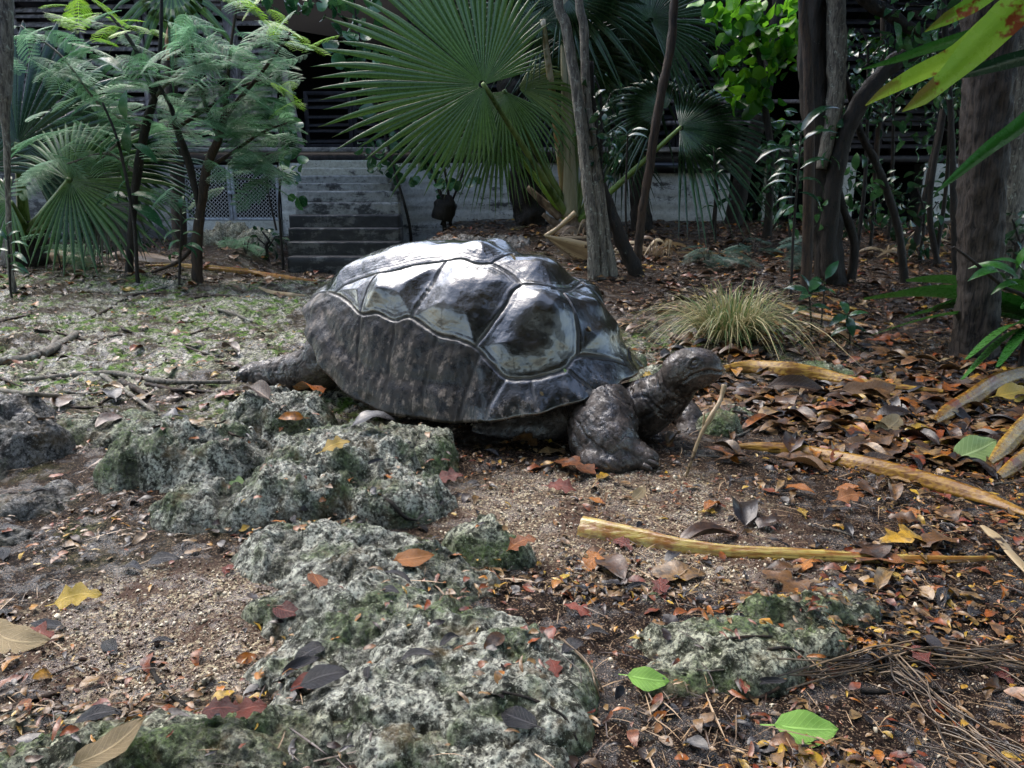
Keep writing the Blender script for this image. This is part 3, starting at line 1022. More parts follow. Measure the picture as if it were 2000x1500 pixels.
SQ = np.stack([i * nph + j, (i + 1) * nph + j, (i + 1) * nph + (j + 1) % nph, i * nph + (j + 1) % nph], -1).reshape(-1, 4)
SVall = np.vstack([SVall, [[0, 0, S1[:nph, 2].mean()]]])
ST = np.stack([np.full(nph, len(SVall) - 1), np.arange(nph), (np.arange(nph) + 1) % nph], -1)
def padA(a): return np.concatenate([a, np.tile(a.reshape(nr, nph)[-1], len(rows)), [a[0]]])

m = N('wet_shell')
v = m.coord()
vz = m.coord((1, 1, .05))
mg = m.attr('marg'); gr = m.attr('groove')
n0 = m.noise(v, 5, 6, .62)
n1 = m.noise(v, 22, 7, .7)
n2 = m.noise(v, 90, 5, .65)
c = m.mix(m.ramp(n0, [(.38, 0.0), (.62, 1.0)]), (.007, .005, .003), (.034, .025, .013))
c = m.mix(m.ramp(n1, [(.60, 0.0), (.70, .4)]), c, (.07, .068, .050))
stk = m.noise(vz, 42, 5, .68)
mk2 = m.math('MULTIPLY', m.ramp(n1, [(.46, 0.05), (.58, 1.0)]), m.ramp(stk, [(.50, 0.0), (.56, .9)]))
mk2 = m.math('MULTIPLY', mk2, m.attr('band'))
cm = m.mix(mk2, m.mix(m.ramp(n1, [(.4, 0.0), (.7, 1.0)]), (.006, .005, .004), (.026, .020, .014)), m.mix(m.ramp(n2, [(.35, 0.0), (.65, 1.0)]), (.055, .042, .032), (.21, .175, .145)))
c = m.mix(mg, c, cm)
c = m.mix(gr, c, (.004, .004, .004))
wet = m.mix(m.attr('dull'), m.ramp(n1, [(.44, .05), (.56, .13), (.72, .32)]), m.ramp(n1, [(.40, .22), (.66, .5)]))
ro = m.mix(m.math('MULTIPLY', gr, .8), m.mix(mk2, wet, (.5, .5, .5)), (.7, .7, .7))
m.bump([(n1, .26, .010), (n2, .40, .003), (m.noise(v, 260, 4, .65), .35, .0014), (stk, .12, .006)])
MSHELL = m.set(c, ro, m.math('SUBTRACT', .9, m.math('MULTIPLY', m.attr('dull'), .65)), coat=m.math('MULTIPLY', m.math('SUBTRACT', .75, m.math('MULTIPLY', m.attr('dull'), .68)), m.math('SUBTRACT', 1.0, gr)), coat_rough=.05)
dull = marg * sst(.34, .20, SVf[:, 0])
band = sst(.02, .10, vrad - np.interp(vang, ang[o_], radm[o_])) * marg
root = tort
shell_me = mesh('carapace', SVall, [SQ, ST], MSHELL, attrs={'marg': padA(marg), 'groove': padA(np.clip(gcol, 0, 1)), 'band': padA(band), 'dull': padA(dull)}, smooth=True)
shell = link('carapace', shell_me, tort)
shell.rotation_euler = (0, 0, TYAW)

# ---- body: one continuous skin, joined by voxel remesh
BONES = []          # (p0, p1, r0, r1, kind)
def chain(js, kind, flat=1.0):
    p = np.array([P(u, v, Y) for (u, v, Y, r) in js])
    r = np.array([j_[3] for j_ in js])
    for k in range(len(p) - 1):
        BONES.append((p[k], p[k + 1], r[k], r[k + 1], kind))
    return p, r
bb = B()
def capsule(p, r, n=26, k=20):
    V, Q, T = tube(p, r, n, k)
    bb.add(V, Q, T)
    for c_, rd in ((p[0], r[0]), (p[-1], r[-1])):
        ball(c_, (rd, rd, rd))
def ball(c_, rad, M=None, n=14, k=22):
    th, ph = np.meshgrid(np.linspace(.02, np.pi - .02, n), np.arange(k) / k * 2 * np.pi, indexing='ij')
    V = np.stack([np.sin(th) * np.cos(ph), np.sin(th) * np.sin(ph), np.cos(th)], -1).reshape(-1, 3) * np.array(rad)
    if M is not None:
        V = V @ M.T
    i, j = np.meshgrid(np.arange(n - 1), np.arange(k), indexing='ij')
    Q = np.stack([i * k + j, (i + 1) * k + j, (i + 1) * k + (j + 1) % k, i * k + (j + 1) % k], -1).reshape(-1, 4)
    V = np.vstack([V + c_, [c_ + (np.array([0, 0, rad[2]]) if M is None else M @ np.array([0, 0, rad[2]]))], [c_ - (np.array([0, 0, rad[2]]) if M is None else M @ np.array([0, 0, rad[2]]))]])
    jj = np.arange(k)
    T = np.vstack([np.stack([np.full(k, n * k), jj, (jj + 1) % k], -1), np.stack([np.full(k, n * k + 1), (n - 1) * k + (jj + 1) % k, (n - 1) * k + jj], -1)])
    bb.add(V, Q, T)
MT = np.array([[ca, -sa, 0], [sa, ca, 0], [0, 0, 1]])
# inner body, plastron
ball(t2w(np.array([-.02, 0, .22])), (.50, .31, .17), MT)
ball(t2w(np.array([.0, 0, .095])), (.46, .30, .075), MT)
BONES.append((t2w(np.array([-.4, 0, .15])), t2w(np.array([.4, 0, .15])), .25, .25, 'belly'))
# near front leg: thick shoulder, bent elbow, foot turned in
for js in ([(1120, 770, 2.36, .085), (1168, 795, 2.24, .102), (1180, 842, 2.13, .110), (1202, 872, 2.07, .092), (1236, 890, 2.04, .060), (1264, 898, 2.01, .036)],):
    p, r = chain(js, 'leg'); capsule(p, r)
ball(P(1150, 862, 2.10), (.062, .06, .06))
ball(P(1192, 893, 2.05), (.10, .085, .050))
# fold of upper arm and belly skin under the shell
p, r = chain([(950, 842, 2.36, .050), (1000, 845, 2.33, .062), (1060, 836, 2.31, .066), (1120, 815, 2.32, .06)], 'fold'); capsule(p, r)
# neck
p, r = chain([(1190, 812, 2.38, .085), (1232, 805, 2.30, .096), (1272, 790, 2.25, .090), (1302, 768, 2.22, .078), (1324, 745, 2.19, .064)], 'neck'); capsule(p, r)
# far front leg
p, r = chain([(1240, 800, 2.62, .075), (1310, 800, 2.50, .065), (1343, 815, 2.42, .052), (1350, 838, 2.38, .048)], 'leg'); capsule(p, r)
ball(P(1350, 846, 2.37), (.066, .062, .040))
# near hind leg stretched back
p, r = chain([(700, 690, 2.92, .11), (652, 692, 2.86, .115), (620, 718, 2.85, .100), (575, 730, 2.88, .084), (530, 734, 2.92, .072), (505, 740, 2.96, .064)], 'shin'); capsule(p, r)
ball(P(500, 738, 2.98), (.078, .072, .070))
for (u, v) in ((478, 733), (481, 747), (492, 756), (508, 757)):
    ball(P(u, v, 2.92), (.036, .034, .030))
# far hind leg under the shell
p, r = chain([(760, 730, 3.05, .09), (700, 768, 2.95, .055), (668, 778, 2.93, .045)], 'shin'); capsule(p, r)
# bridge lip along the near side
phs = np.radians(np.linspace(232, 306, 9))
bp = t2w(dome(.945, phs) + np.array([0, 0, -.030]))
ball(t2w(np.array([-.58, 0, .30])), (.05, .035, .03), MT)
# head
HYAW, HP = R(-16), R(15)
HC = P(1352, 721, 2.16)
hx = np.array([math.cos(HYAW) * math.cos(HP), math.sin(HYAW) * math.cos(HP), math.sin(HP)])
hy = np.array([-math.sin(HYAW), math.cos(HYAW), 0])
hz = np.cross(hx, hy)
def h2w(q): return HC + q[..., 0:1] * hx + q[..., 1:2] * hy + q[..., 2:3] * hz
def w2h(W): d = W - HC; return np.stack([d @ hx, d @ hy, d @ hz], -1)
sec = np.array([(-.090, -.016, .046, .036), (-.068, -.008, .064, .050), (-.038, -.002, .071, .058), (-.008, .002, .071, .060), (.020, .003, .066, .057), (.045, .002, .057, .050), (.064, .000, .048, .042), (.077, -.003, .036, .032), (.085, -.005, .020, .018)])
ns, k = 30, 28
si = np.linspace(0, len(sec) - 1, ns)
ss_ = np.stack([np.interp(si, np.arange(len(sec)), sec[:, c_]) for c_ in range(4)], -1)
th = np.arange(k) / k * 2 * np.pi
cs, sn = np.cos(th), np.sin(th)
wy = np.sign(cs) * np.abs(cs) ** .85; wz = np.sign(sn) * np.abs(sn) ** .85
wyn = wy * np.where(sn > 0, .92, .88)
V = np.stack([np.repeat(ss_[:, 0:1], k, 1), ss_[:, 3:4] * wyn, ss_[:, 1:2] + ss_[:, 2:3] * wz * np.where(sn > 0, .92, 1.0)], -1).reshape(-1, 3)
V = h2w(V)
i, j = np.meshgrid(np.arange(ns - 1), np.arange(k), indexing='ij')
Q = np.stack([i * k + j, i * k + (j + 1) % k, (i + 1) * k + (j + 1) % k, (i + 1) * k + j], -1).reshape(-1, 4)
V = np.vstack([V, V[:k].mean(0), V[-k:].mean(0)]); jj = np.arange(k)
T = np.vstack([np.stack([np.full(k, ns * k), (jj + 1) % k, jj], -1), np.stack([np.full(k, ns * k + 1), (ns - 1) * k + jj, (ns - 1) * k + (jj + 1) % k], -1)])
bb.add(V, Q, T)
ball(h2w(np.array([-.035, 0, -.038])), (.05, .045, .036))      # throat
BONES.append((h2w(np.array([-.05, 0, 0.0])), h2w(np.array([.07, 0, 0.0])), .055, .04, 'head'))
V, F = bb.out()
bm_me = mesh('tmp_body', V, F)
tmp = link('tmp_body', bm_me)
md = tmp.modifiers.new('r', 'REMESH'); md.mode = 'VOXEL'; md.voxel_size = .0046
ms_ = tmp.modifiers.new('s', 'SMOOTH'); ms_.factor = .5; ms_.iterations = 9
dg = bpy.context.evaluated_depsgraph_get()
ev = tmp.evaluated_get(dg)
me2 = ev.to_mesh()
nv = len(me2.vertices)
BV = np.empty(nv * 3, np.float32); me2.vertices.foreach_get('co', BV); BV = BV.reshape(-1, 3).astype(float)
BN = np.empty(nv * 3, np.float32); me2.vertices.foreach_get('normal', BN); BN = BN.reshape(-1, 3).astype(float)
nl = len(me2.loops)
lv = np.empty(nl, np.int32); me2.loops.foreach_get('vertex_index', lv)
BQ = lv.reshape(-1, 4)
ev.to_mesh_clear()
bpy.data.objects.remove(tmp)
bpy.data.meshes.remove(bm_me)
# bone coordinates
bd = np.full(nv, 9.0); bt = np.zeros(nv); bth = np.zeros(nv); kind = np.zeros(nv, int)
KN = ['belly', 'leg', 'fold', 'neck', 'shin', 'head']
acc = {}
for (a, b_, r0, r1, kd) in BONES:
    ab = b_ - a; L = np.linalg.norm(ab)
    base = acc.get(kd, 0); acc[kd] = base + L
    t = np.clip(((BV - a) @ ab) / (L * L), 0, 1)
    dd = BV - a - t[:, None] * ab
    d = np.linalg.norm(dd, axis=1) - (r0 + (r1 - r0) * t)
    ax = ab / L; s1 = np.cross(ax, [0, 0, 1.0]); s1 /= np.linalg.norm(s1) + 1e-9; s2 = np.cross(ax, s1)
    mk = d < bd
    bd[mk] = d[mk]; bt[mk] = (base + t * L)[mk]; kind[mk] = KN.index(kd)
    bth[mk] = np.arctan2(dd @ s2, dd @ s1)[mk]
def crease(q, w=.10, s=0):
    n = fbm(q, 2, s, .5)
    return 1 - sst(0, w, np.abs(n))
D = np.zeros(nv)
cth, sth = np.cos(bth), np.sin(bth)
k_ = kind == KN.index('leg')
dg1, dg2 = BV[:, 0] * .6 + BV[:, 2] * .8, BV[:, 0] * .8 - BV[:, 2] * .6
D += k_ * (-.0038 * crease(np.stack([dg1 * 26, dg2 * 8, BV[:, 1] * 10], -1), .10, 81) - .0022 * crease(np.stack([dg1 * 60, dg2 * 22, BV[:, 1] * 22], -1), .14, 79) + .0040 * fbm(BV * 9, 3, 83) - .0014 * crease(BV * 55, .12, 78))
k_ = kind == KN.index('neck')
q = np.stack([bt * 85, cth * 1.3, sth * 1.3], -1)
D += k_ * (-.0042 * crease(q, .20, 84) - .0022 * crease(np.stack([bt * 110, cth * 2.4, sth * 2.4], -1), .25, 85) - .002 * crease(BV * 50, .2, 80))
k_ = kind == KN.index('shin')
q = np.stack([bt * 55, cth * 1.3, sth * 1.3], -1)
D += k_ * (-.0045 * crease(q, .20, 86) - .0028 * crease(np.stack([bt * 30, cth * 6, sth * 6], -1), .12, 87))
k_ = kind == KN.index('fold')
D += k_ * (-.006 * crease(np.stack([cth * 8, sth * 8, bt * 3.5], -1), .22, 88))
k_ = kind == KN.index('belly')
D += k_ * (.003 * fbm(BV * 18, 3, 89) - .002 * crease(BV * 25, .1, 90))
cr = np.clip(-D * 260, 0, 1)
hq = w2h(BV)
k_ = kind == KN.index('head')
D += k_ * (-.0013 * crease(BV * 62, .16, 91) - .0010 * crease(BV * 110, .2, 92))
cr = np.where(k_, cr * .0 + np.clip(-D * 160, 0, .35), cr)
# eye socket and mouth
EYE = np.array([.014, -1, .027])
nearhead = (np.abs(hq[:, 0]) < .13) & (np.abs(hq[:, 1]) < .08) & (np.abs(hq[:, 2]) < .09)
side = np.abs(hq[:, 1]) > .018
de = np.hypot((hq[:, 0] - EYE[0]) / 1.25, hq[:, 2] - EYE[2] - .15 * (hq[:, 0] - EYE[0]))
D += (nearhead & side) * (.0045 * np.exp(-((de - .0125) / .0035) ** 2) - .0065 * np.exp(-(de / .0078) ** 4))
brow = np.hypot(hq[:, 0] - EYE[0] + .002, (hq[:, 2] - EYE[2] - .016) * 1.8)
D += (nearhead & side) * .004 * np.exp(-(brow / .016) ** 2)
mz = -.014 + .010 * np.sin(np.clip((hq[:, 0] + .02) / .10, 0, 1) * 3.0) - .010 * sst(.05, .085, hq[:, 0]) - .010 * sst(.0, -.035, hq[:, 0])
mx = (hq[:, 0] > -.034)
dm = np.abs(hq[:, 2] - mz)
D += nearhead * mx * (-.0085 * np.exp(-(dm / .0026) ** 2) + .0026 * np.exp(-((hq[:, 2] - mz - .008) / .006) ** 2) + .0016 * np.exp(-((hq[:, 2] - mz + .008) / .005) ** 2))
nost = np.hypot(hq[:, 0] - .074, hq[:, 2] - .014)
D += (nearhead & (np.abs(hq[:, 1]) > .006)) * -.003 * np.exp(-(nost / .0032) ** 2)
for a_, z0_ in ((-.04, 84), (.0, 85)):
    D += nearhead * (hq[:, 0] < -.02) * -.002 * crease(np.stack([hq[:, 0] * 60, hq[:, 1] * 10, hq[:, 2] * 14], -1), .18, z0_)
BV2 = BV + BN * D[:, None]
gk = np.array([float(gbase(0, 0))])
BV2[:, 2] = np.maximum(BV2[:, 2], -.03)
m = N('wet_tortoise_skin')
v = m.coord()
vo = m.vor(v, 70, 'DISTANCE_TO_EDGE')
vo2 = m.vor(v, 190, 'DISTANCE_TO_EDGE')
n1 = m.noise(v, 16, 6, .65)
n2 = m.noise(v, 140, 5, .65)
c = m.mix(m.ramp(n1, [(.38, 0.0), (.64, 1.0)]), (.022, .018, .015), (.095, .075, .064))
c = m.mix(m.ramp(vo.outputs['Distance'], [(.02, .6), (.09, 0.0)]), c, (.008, .007, .006))  # cell edges darkened in colour to deepen the crease shade
c = m.mix(m.ramp(n2, [(.58, 0.0), (.72, .6)]), c, (.13, .11, .10))
c = m.mix(m.attr('jaw'), c, (.16, .095, .06))
c = m.mix(m.attr('cr'), c, (.004, .003, .003))  # shade of creases and mouth slit painted into the skin colour
m.bump([(vo.outputs['Distance'], .22, .004), (vo2.outputs['Distance'], .55, .0022), (n2, .5, .0018)])
MSKIN = m.set(c, m.ramp(m.noise(v, 30, 5), [(.42, .20), (.58, .50)]), m.ramp(m.noise(v, 30, 5), [(.42, .8), (.56, .25)]))
jaw = np.clip(nearhead * mx * np.exp(-((hq[:, 2] - mz - .006) / .006) ** 2) * sst(.01, .05, hq[:, 0]) * (fbm(BV * 60, 2, 5) * .6 + .55), 0, .8)
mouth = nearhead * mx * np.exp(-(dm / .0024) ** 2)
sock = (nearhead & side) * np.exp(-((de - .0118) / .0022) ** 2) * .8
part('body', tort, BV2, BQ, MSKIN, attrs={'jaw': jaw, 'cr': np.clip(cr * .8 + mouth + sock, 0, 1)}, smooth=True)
# eyes
m = N('dark_eye'); MEYE = m.set((.010, .009, .008), .03, .8, coat=1.0)
m = N('eye_iris'); MIRIS = m.set((.10, .085, .07), .05, .6, coat=1.0)
bvb = BVHTree.FromPolygons(BV2.tolist(), BQ.tolist())
for sg in (-1, 1):
    o0 = h2w(np.array([EYE[0], sg * .15, EYE[2]]))
    h = bvb.ray_cast(Vector(o0), Vector((-sg * hy)))
    pc = np.array(h[0]) if h[0] is not None else h2w(np.array([EYE[0], sg * .045, EYE[2]]))
    cc = pc - sg * hy * .0015
    bb = B(); ball(cc, (.0115, .0115, .0098), np.stack([hx, hy, hz], 1), 20, 28)
    V, F = bb.out(); e_ = part('eye', tort, V, F, MIRIS, smooth=True)
    bb = B(); ball(cc + sg * hy * .0072, (.0046, .0030, .0046), np.stack([hx, hy, hz], 1), 12, 20)
    V, F = bb.out(); part('pupil', tort, V, F, MEYE, parent=e_, smooth=True)
# claws
m = N('claw_horn'); MCLAW = m.set(m.ramp(m.noise(m.coord(), 40, 3), [(.3, (.02, .016, .013)), (.7, (.07, .055, .045))]), .35, .6)
for (u, v, Y, du_, dv_) in ((1274, 893, 1.985, 14, 6), (1280, 905, 1.975, 14, 6), (1268, 914, 1.965, 12, 6), (464, 737, 2.90, -9, 6), (466, 753, 2.88, -8, 8), (482, 765, 2.87, -5, 9), (1384, 850, 2.33, 8, 6), (1372, 858, 2.32, 6, 7)):
    V, Q, T = tube([P(u - du_, v - dv_, Y + .01), P(u, v, Y), P(u + du_ * .45, v + dv_ * .9, Y - .004)], [.008, .007, .002], 10, 10, rough=.2, seed=int(u))
    part('claw', tort, V, [Q, T], MCLAW, smooth=True)
# small flower petals and bits stuck on the wet shell

# ------------------------------------------------------------------ plant materials
L_FAN = leaf_mat('fan_palm_green', (.030, .078, .018), (.070, .145, .030), .30, .25)
L_FAN_D = leaf_mat('dark_palm_green', (.010, .032, .014), (.030, .070, .028), .22, .15)
L_FERN = leaf_mat('feathery_blue_green', (.09, .21, .10), (.26, .48, .27), .45, .45, spread=.8, spec=.3)
L_YOUNG = leaf_mat('young_yellow_green', (.16, .36, .03), (.30, .52, .05), .35, .45)
L_HEART = leaf_mat('heart_leaf_green', (.020, .075, .028), (.06, .16, .05), .22, .25)
L_BRIGHT = leaf_mat('backlit_yellow_green', (.03, .14, .010), (.15, .38, .02), .35, .5, spread=.9)
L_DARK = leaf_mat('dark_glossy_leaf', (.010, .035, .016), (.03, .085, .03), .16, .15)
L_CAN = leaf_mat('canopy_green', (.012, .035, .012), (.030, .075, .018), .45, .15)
L_GRASS = leaf_mat('straw_and_green_grass', (.10, .17, .05), (.50, .42, .22), .4, .3, spread=.95)
L_SPOT = leaf_mat('yellow_green_burnt_palm', (.10, .25, .02), (.24, .40, .04), .25, .35, spots=((.13, .035, .012), 9, .55), scale=7)
L_LOWP = leaf_mat('low_palm_green', (.018, .085, .012), (.05, .16, .025), .28, .2)
L_DRY = leaf_mat('dry_palm_straw', (.16, .10, .055), (.42, .32, .18), .4, .15, spots=((.05, .03, .018), 12, .60))
B_LICHEN = bark_mat('lichened_bark', (.050, .042, .035), (.26, .23, .18), (.40, .42, .34), 48, .2, patch_lo=.57)
B_DARK = bark_mat('dark_wet_bark', (.004, .004, .003), (.032, .024, .018), (.16, .17, .13), 42, .2, patch_lo=.63)
B_BROWN = bark_mat('brown_wet_bark', (.010, .007, .005), (.070, .044, .028), (.14, .12, .09), 40, .15, patch_lo=.64)
B_FURROW = bark_mat('furrowed_bark', (.004, .003, .003), (.075, .058, .045), (.15, .15, .12), 62, .09, bump=1.0, patch_lo=.66)
B_PETI = bark_mat('palm_stalk', (.05, .09, .02), (.17, .24, .07), None, 7, .1, rough=(.2, .4), bump=.15)
B_PETI_O = bark_mat('orange_palm_stalk', (.17, .19, .09), (.42, .20, .07), (.50, .44, .32), 5, .12, rough=(.25, .45), bump=.2, patch_lo=.5)
B_PETI_W = bark_mat('pale_palm_stalk', (.22, .20, .11), (.45, .42, .30), None, 5, .1, rough=(.25, .45), bump=.2)

for _g, _rc in ((L_FAN, (.16, .30, .05)), (L_FAN_D, (.06, .13, .04))):          # pale midrib of every fold, brown tips
    hN = N('tmp'); hN.m = _g; hN.t = _g.node_tree; hN.b = hN.t.nodes['Principled BSDF']
    _src = hN.b.inputs['Base Color'].links[0].from_socket
    _c = hN.mix(hN.ramp(hN.attr('rib'), [(.80, 0.0), (.97, .8)]), _src, _rc)
    _c = hN.mix(hN.attr('brn'), _c, (.22, .15, .06))
    hN.l(_c, hN.b.inputs['Base Color'])
# ------------------------------------------------------------------ leaf templates
def leaf_tpl(n=7, w=.24, fold=.10, curl=.25, tip=1.4, side=0.0, wave=0.0, seed=0, lobes=0, ragged=0.0):
    t = np.linspace(0, 1, n)
    wid = w * (np.sin(np.pi * np.clip(t, 0, 1) ** .8) ** (1 / tip) + .02)
    wid[-1] = .004
    if lobes:
        wid = wid * (1 + .42 * np.sin(t * np.pi * 2 * lobes + seed))
    if ragged:
        wid = wid * (1 + ragged * (np.array([vn(np.array([[a * 9 + seed, seed * 3.1, .5]]), seed)[0] for a in t]) - .5) * 2)
    V = []
    r = np.random.default_rng(seed)
    for i, a in enumerate(t):
        x = a
        z = -curl * (a - .5) ** 2 * 2 + curl * .5
        y0 = side * math.sin(a * 3)
        wv = wave * math.sin(a * 11 + seed)
        V += [[x, y0 + wid[i], z + fold * wid[i] / w + wv * wid[i] / w], [x, y0, z], [x, y0 - wid[i], z + fold * wid[i] / w - wv * wid[i] / w]]
    Q = grid_faces(n, 3)
    return np.array(V), Q

T_LEAF = leaf_tpl(6, .22, .05, .30)
T_LONG = leaf_tpl(7, .12, .04, .45, tip=1.8)
T_HEART = leaf_tpl(6, .42, .08, .20, tip=2.4)
T_PADD = leaf_tpl(6, .19, .04, .25, tip=1.2)

def scatter_leaves(bd, n, cen, rad, size, tpl, up=.5, droop=.3, out=.6, jit=.25, tint=None):
    d = rng.normal(size=(n, 3)); d /= np.linalg.norm(d, axis=1)[:, None]
    rr = rng.uniform(.35, 1.0, n) ** .6
    pos = np.asarray(cen) + d * rr[:, None] * np.asarray(rad)
    X = d * out + rng.normal(size=(n, 3)) * .6; X[:, 2] -= droop
    U = rng.normal(size=(n, 3)) * .5; U[:, 2] += up
    X, Y, Z = frames(X, U)
    s = size * rng.uniform(1 - jit * 1.6, 1 + jit, n)
    V, Q = inst(tpl[0], tpl[1], pos, X, Y, Z, s)
    bd.add(V, Q, None, np.repeat(rng.uniform(0, 1, n) if tint is None else tint, len(tpl[0])))

def px_path(pts, Y):
    """[(u, v, width px)] -> points and radii in the plane Y metres away (Y number or list)"""
    Ys = [Y] * len(pts) if np.isscalar(Y) else Y
    return [P(u, v, y) for (u, v, w), y in zip(pts, Ys)], [w * .5 * mpp(y) for (u, v, w), y in zip(pts, Ys)]

def limb(bd, pts, Y, n=40, k=12, rough=.22, flute=.0, seed=1, fs=26):
    p, r = px_path(pts, Y)
    V, Q, T = tube(p, r, n, k, rough=rough, seed=seed, flute=flute, fs=fs)
    return bd.add(V, Q, T)

def sink(p, r, dz=.12):
    """put the foot of a trunk into the ground"""
    x, y = p[0][0], p[0][1]
    z, _ = drop(x, y)
    q = np.array([x, y, min(z, p[0][2]) - dz])
    return [q] + list(p), [r[0] * 1.25] + list(r)

def trunk(name, root, pts, Y, mat, k=14, n=60, rough=.22, flute=0.0, seed=1, extend=None, fs=26, foot=True, parent=None, label=None):
    p, r = px_path(pts, Y)
    if foot: p, r = sink(p, r)
    if extend is not None:
        p = list(p) + [np.array(e[:3]) for e in extend]; r = list(r) + [e[3] for e in extend]
    V, Q, T = tube(p, r, n, k, rough=rough, seed=seed, flute=flute, fs=fs)
    return part(name, root, V, [Q, T] if T is not None else Q, mat, smooth=True, parent=parent, label=label)

# ------------------------------------------------------------------ fan palms
def fan(hub, alpha, Rm, span, n, fuse=.55, droop=.15, face=0.0, tilt=0.0, short=.45, jit=.06, cup=.08, r0=.03, fold=.30, wmul=1.0, nar=1.7):
    """pleated fan: alpha = direction of its middle as seen from the front (degrees, 90 = up)"""
    nrmv = np.array([math.sin(R(face)) * math.cos(R(tilt)), -math.cos(R(face)) * math.cos(R(tilt)), math.sin(R(tilt))])
    ex = np.cross(np.array([0, 0, 1.0]), nrmv); ex /= np.linalg.norm(ex)
    if ex[0] < 0: ex = -ex
    ez = np.cross(nrmv, ex)
    if ez[2] < 0: ez = -ez
    bd = B()
    ts = np.array([r0, .2, .4, fuse, fuse + (1 - fuse) * .3, fuse + (1 - fuse) * .6, fuse + (1 - fuse) * .85, 1.0])
    sp = R(span); da = sp / n
    for i in range(n):
        th = -sp / 2 + da * (i + .5)
        a = R(alpha) + th + random.gauss(0, da * .10)
        L = Rm * (1 - short + short * math.cos(th / nar)) * random.uniform(1 - jit * 1.5, 1 + jit)
        d = ex * math.cos(a) + ez * math.sin(a)
        lat = -ex * math.sin(a) + ez * math.cos(a)
        wf = 2 * L * fuse * math.tan(da / 2)
        tipdrop = droop * random.uniform(.6, 1.5)
        tw = random.gauss(0, .25)
        V = []
        for t in ts:
            if t <= fuse: w = 2 * L * t * math.tan(da / 2) * 1.0
            else: w = wf * (1.08 * max(0, 1 - ((t - fuse) / (1 - fuse)) ** 1.5) + .01)
            w *= wmul
            f = max(0, (t - fuse) / (1 - fuse))
            c = hub + d * L * t + np.array([0, 0, -1]) * (tipdrop * L * (.25 * t * t + .9 * f ** 2)) - nrmv * cup * L * t * t + lat * f * f * random.gauss(0, .004)
            la = lat * math.cos(tw * f) + nrmv * math.sin(tw * f)
            h = w * fold
            V += [c - la * w / 2 - nrmv * h, c + nrmv * h * .5, c + la * w / 2 - nrmv * h]
        bd.add(np.array(V), grid_faces(len(ts), 3), None, random.random() * .7)
    return bd

def fan_leaf(root, hub, base, alpha, Rpx, span, n, mat=L_FAN, pet=B_PETI, pw=9, label=None, sag=.0, **k):
    Y = hub[2]
    h = P(*hub)
    fr = fan(h, alpha, Rpx * mpp(Y), span, n, **k)
    nvf = sum(len(a) for a in fr.v); st_ = (np.arange(nvf) // 3) % 8
    o = fr.part('frond', root, mat, label=label, attrs={'rib': (np.arange(nvf) % 3 == 1).astype(float), 'brn': (st_ == 7) * .8 * (rng.random(nvf // 24 + 1).repeat(24)[:nvf] < .5)})
    if base is not None:
        b0 = P(*base)
        mid = (h + b0) / 2 + np.array([0, 0, sag])
        V, Q, T = tube([b0, mid, h + (h - mid) * .02], [pw * .8 * mpp(Y), pw * .55 * mpp(Y), pw * .38 * mpp(Y)], 30, 8, rough=.08)
        part('petiole', root, V, [Q, T], pet, parent=o, smooth=True)
    return o

cb = (1112, 428, 8.4)
palm = thing('fan_palm', 'large fan palm with a huge pleated leaf and long pale stalks, behind the shell', 'palm tree', P(*cb))
fan_leaf(palm, (945, 166, 7.3), cb, 153, 318, 272, 62, label='huge pleated green fan spreading left', pw=11, fuse=.56, droop=.04, tilt=8, short=.62, nar=1.38)
fan_leaf(palm, (985, 178, 8.05), (1116, 424, 8.4), 262, 165, 150, 34, L_FAN, pw=11, fuse=.42, droop=.22, tilt=25, short=.2)
fan_leaf(palm, (1012, 172, 8.15), None, 8, 140, 120, 22, leaf_mat('yellowing_palm', (.06, .13, .02), (.15, .22, .04), .3, .3), pw=9, fuse=.45, droop=.25, tilt=35)
fan_leaf(palm, (975, 250, 8.1), (1104, 426, 8.4), 230, 130, 170, 30, L_FAN, leaf_mat('lime_stalk', (.16, .30, .03), (.26, .42, .06), .3, 0), pw=9, fuse=.45, droop=.25, tilt=20)
fan_leaf(palm, (1060, 42, 8.2), (1110, 420, 8.4), 110, 190, 320, 46, L_FAN_D, B_PETI_O, pw=13, fuse=.4, droop=.15, tilt=20, label='dark leaf on an orange stalk')
fan_leaf(palm, (1101, -10, 8.3), (1114, 424, 8.35), 60, 230, 330, 50, L_FAN_D, B_PETI_W, pw=19, fuse=.4, droop=.2, tilt=25, label='leaf on the thickest pale stalk')
fan_leaf(palm, (1124, 110, 8.5), (1120, 424, 8.45), -30, 170, 300, 40, L_FAN_D, B_PETI, pw=13, fuse=.4, droop=.25, tilt=20)
fan_leaf(palm, (1216, 40, 8.7), (1122, 424, 8.45), -60, 210, 320, 44, L_FAN_D, B_PETI, pw=9, fuse=.4, droop=.3, tilt=20)
fan_leaf(palm, (1214, 292, 8.6), (1128, 428, 8.5), -60, 90, 200, 24, L_FAN_D, B_PETI, pw=10, fuse=.4, droop=.4, tilt=20)
fan_leaf(palm, (1328, 250, 7.9), (1130, 432, 8.4), -2, 225, 190, 40, L_FAN_D, leaf_mat('lime_stalk_b', (.12, .20, .04), (.22, .32, .08), .3, 0), pw=10, fuse=.40, droop=.16, tilt=40, short=.3, label='glossy leaf on a lime stalk reaching right')
fan_leaf(palm, (1300, 215, 8.1), None, 150, 150, 180, 34, L_FAN_D, pw=9, fuse=.4, droop=.35, tilt=30)
fan_leaf(palm, (1270, 40, 8.3), None, 60, 210, 260, 50, L_FAN_D, pw=9, fuse=.45, droop=.25, tilt=20)
fan_leaf(palm, (1175, 60, 8.9), None, 240, 200, 300, 44, L_FAN_D, pw=9, fuse=.45, droop=.3, tilt=10)
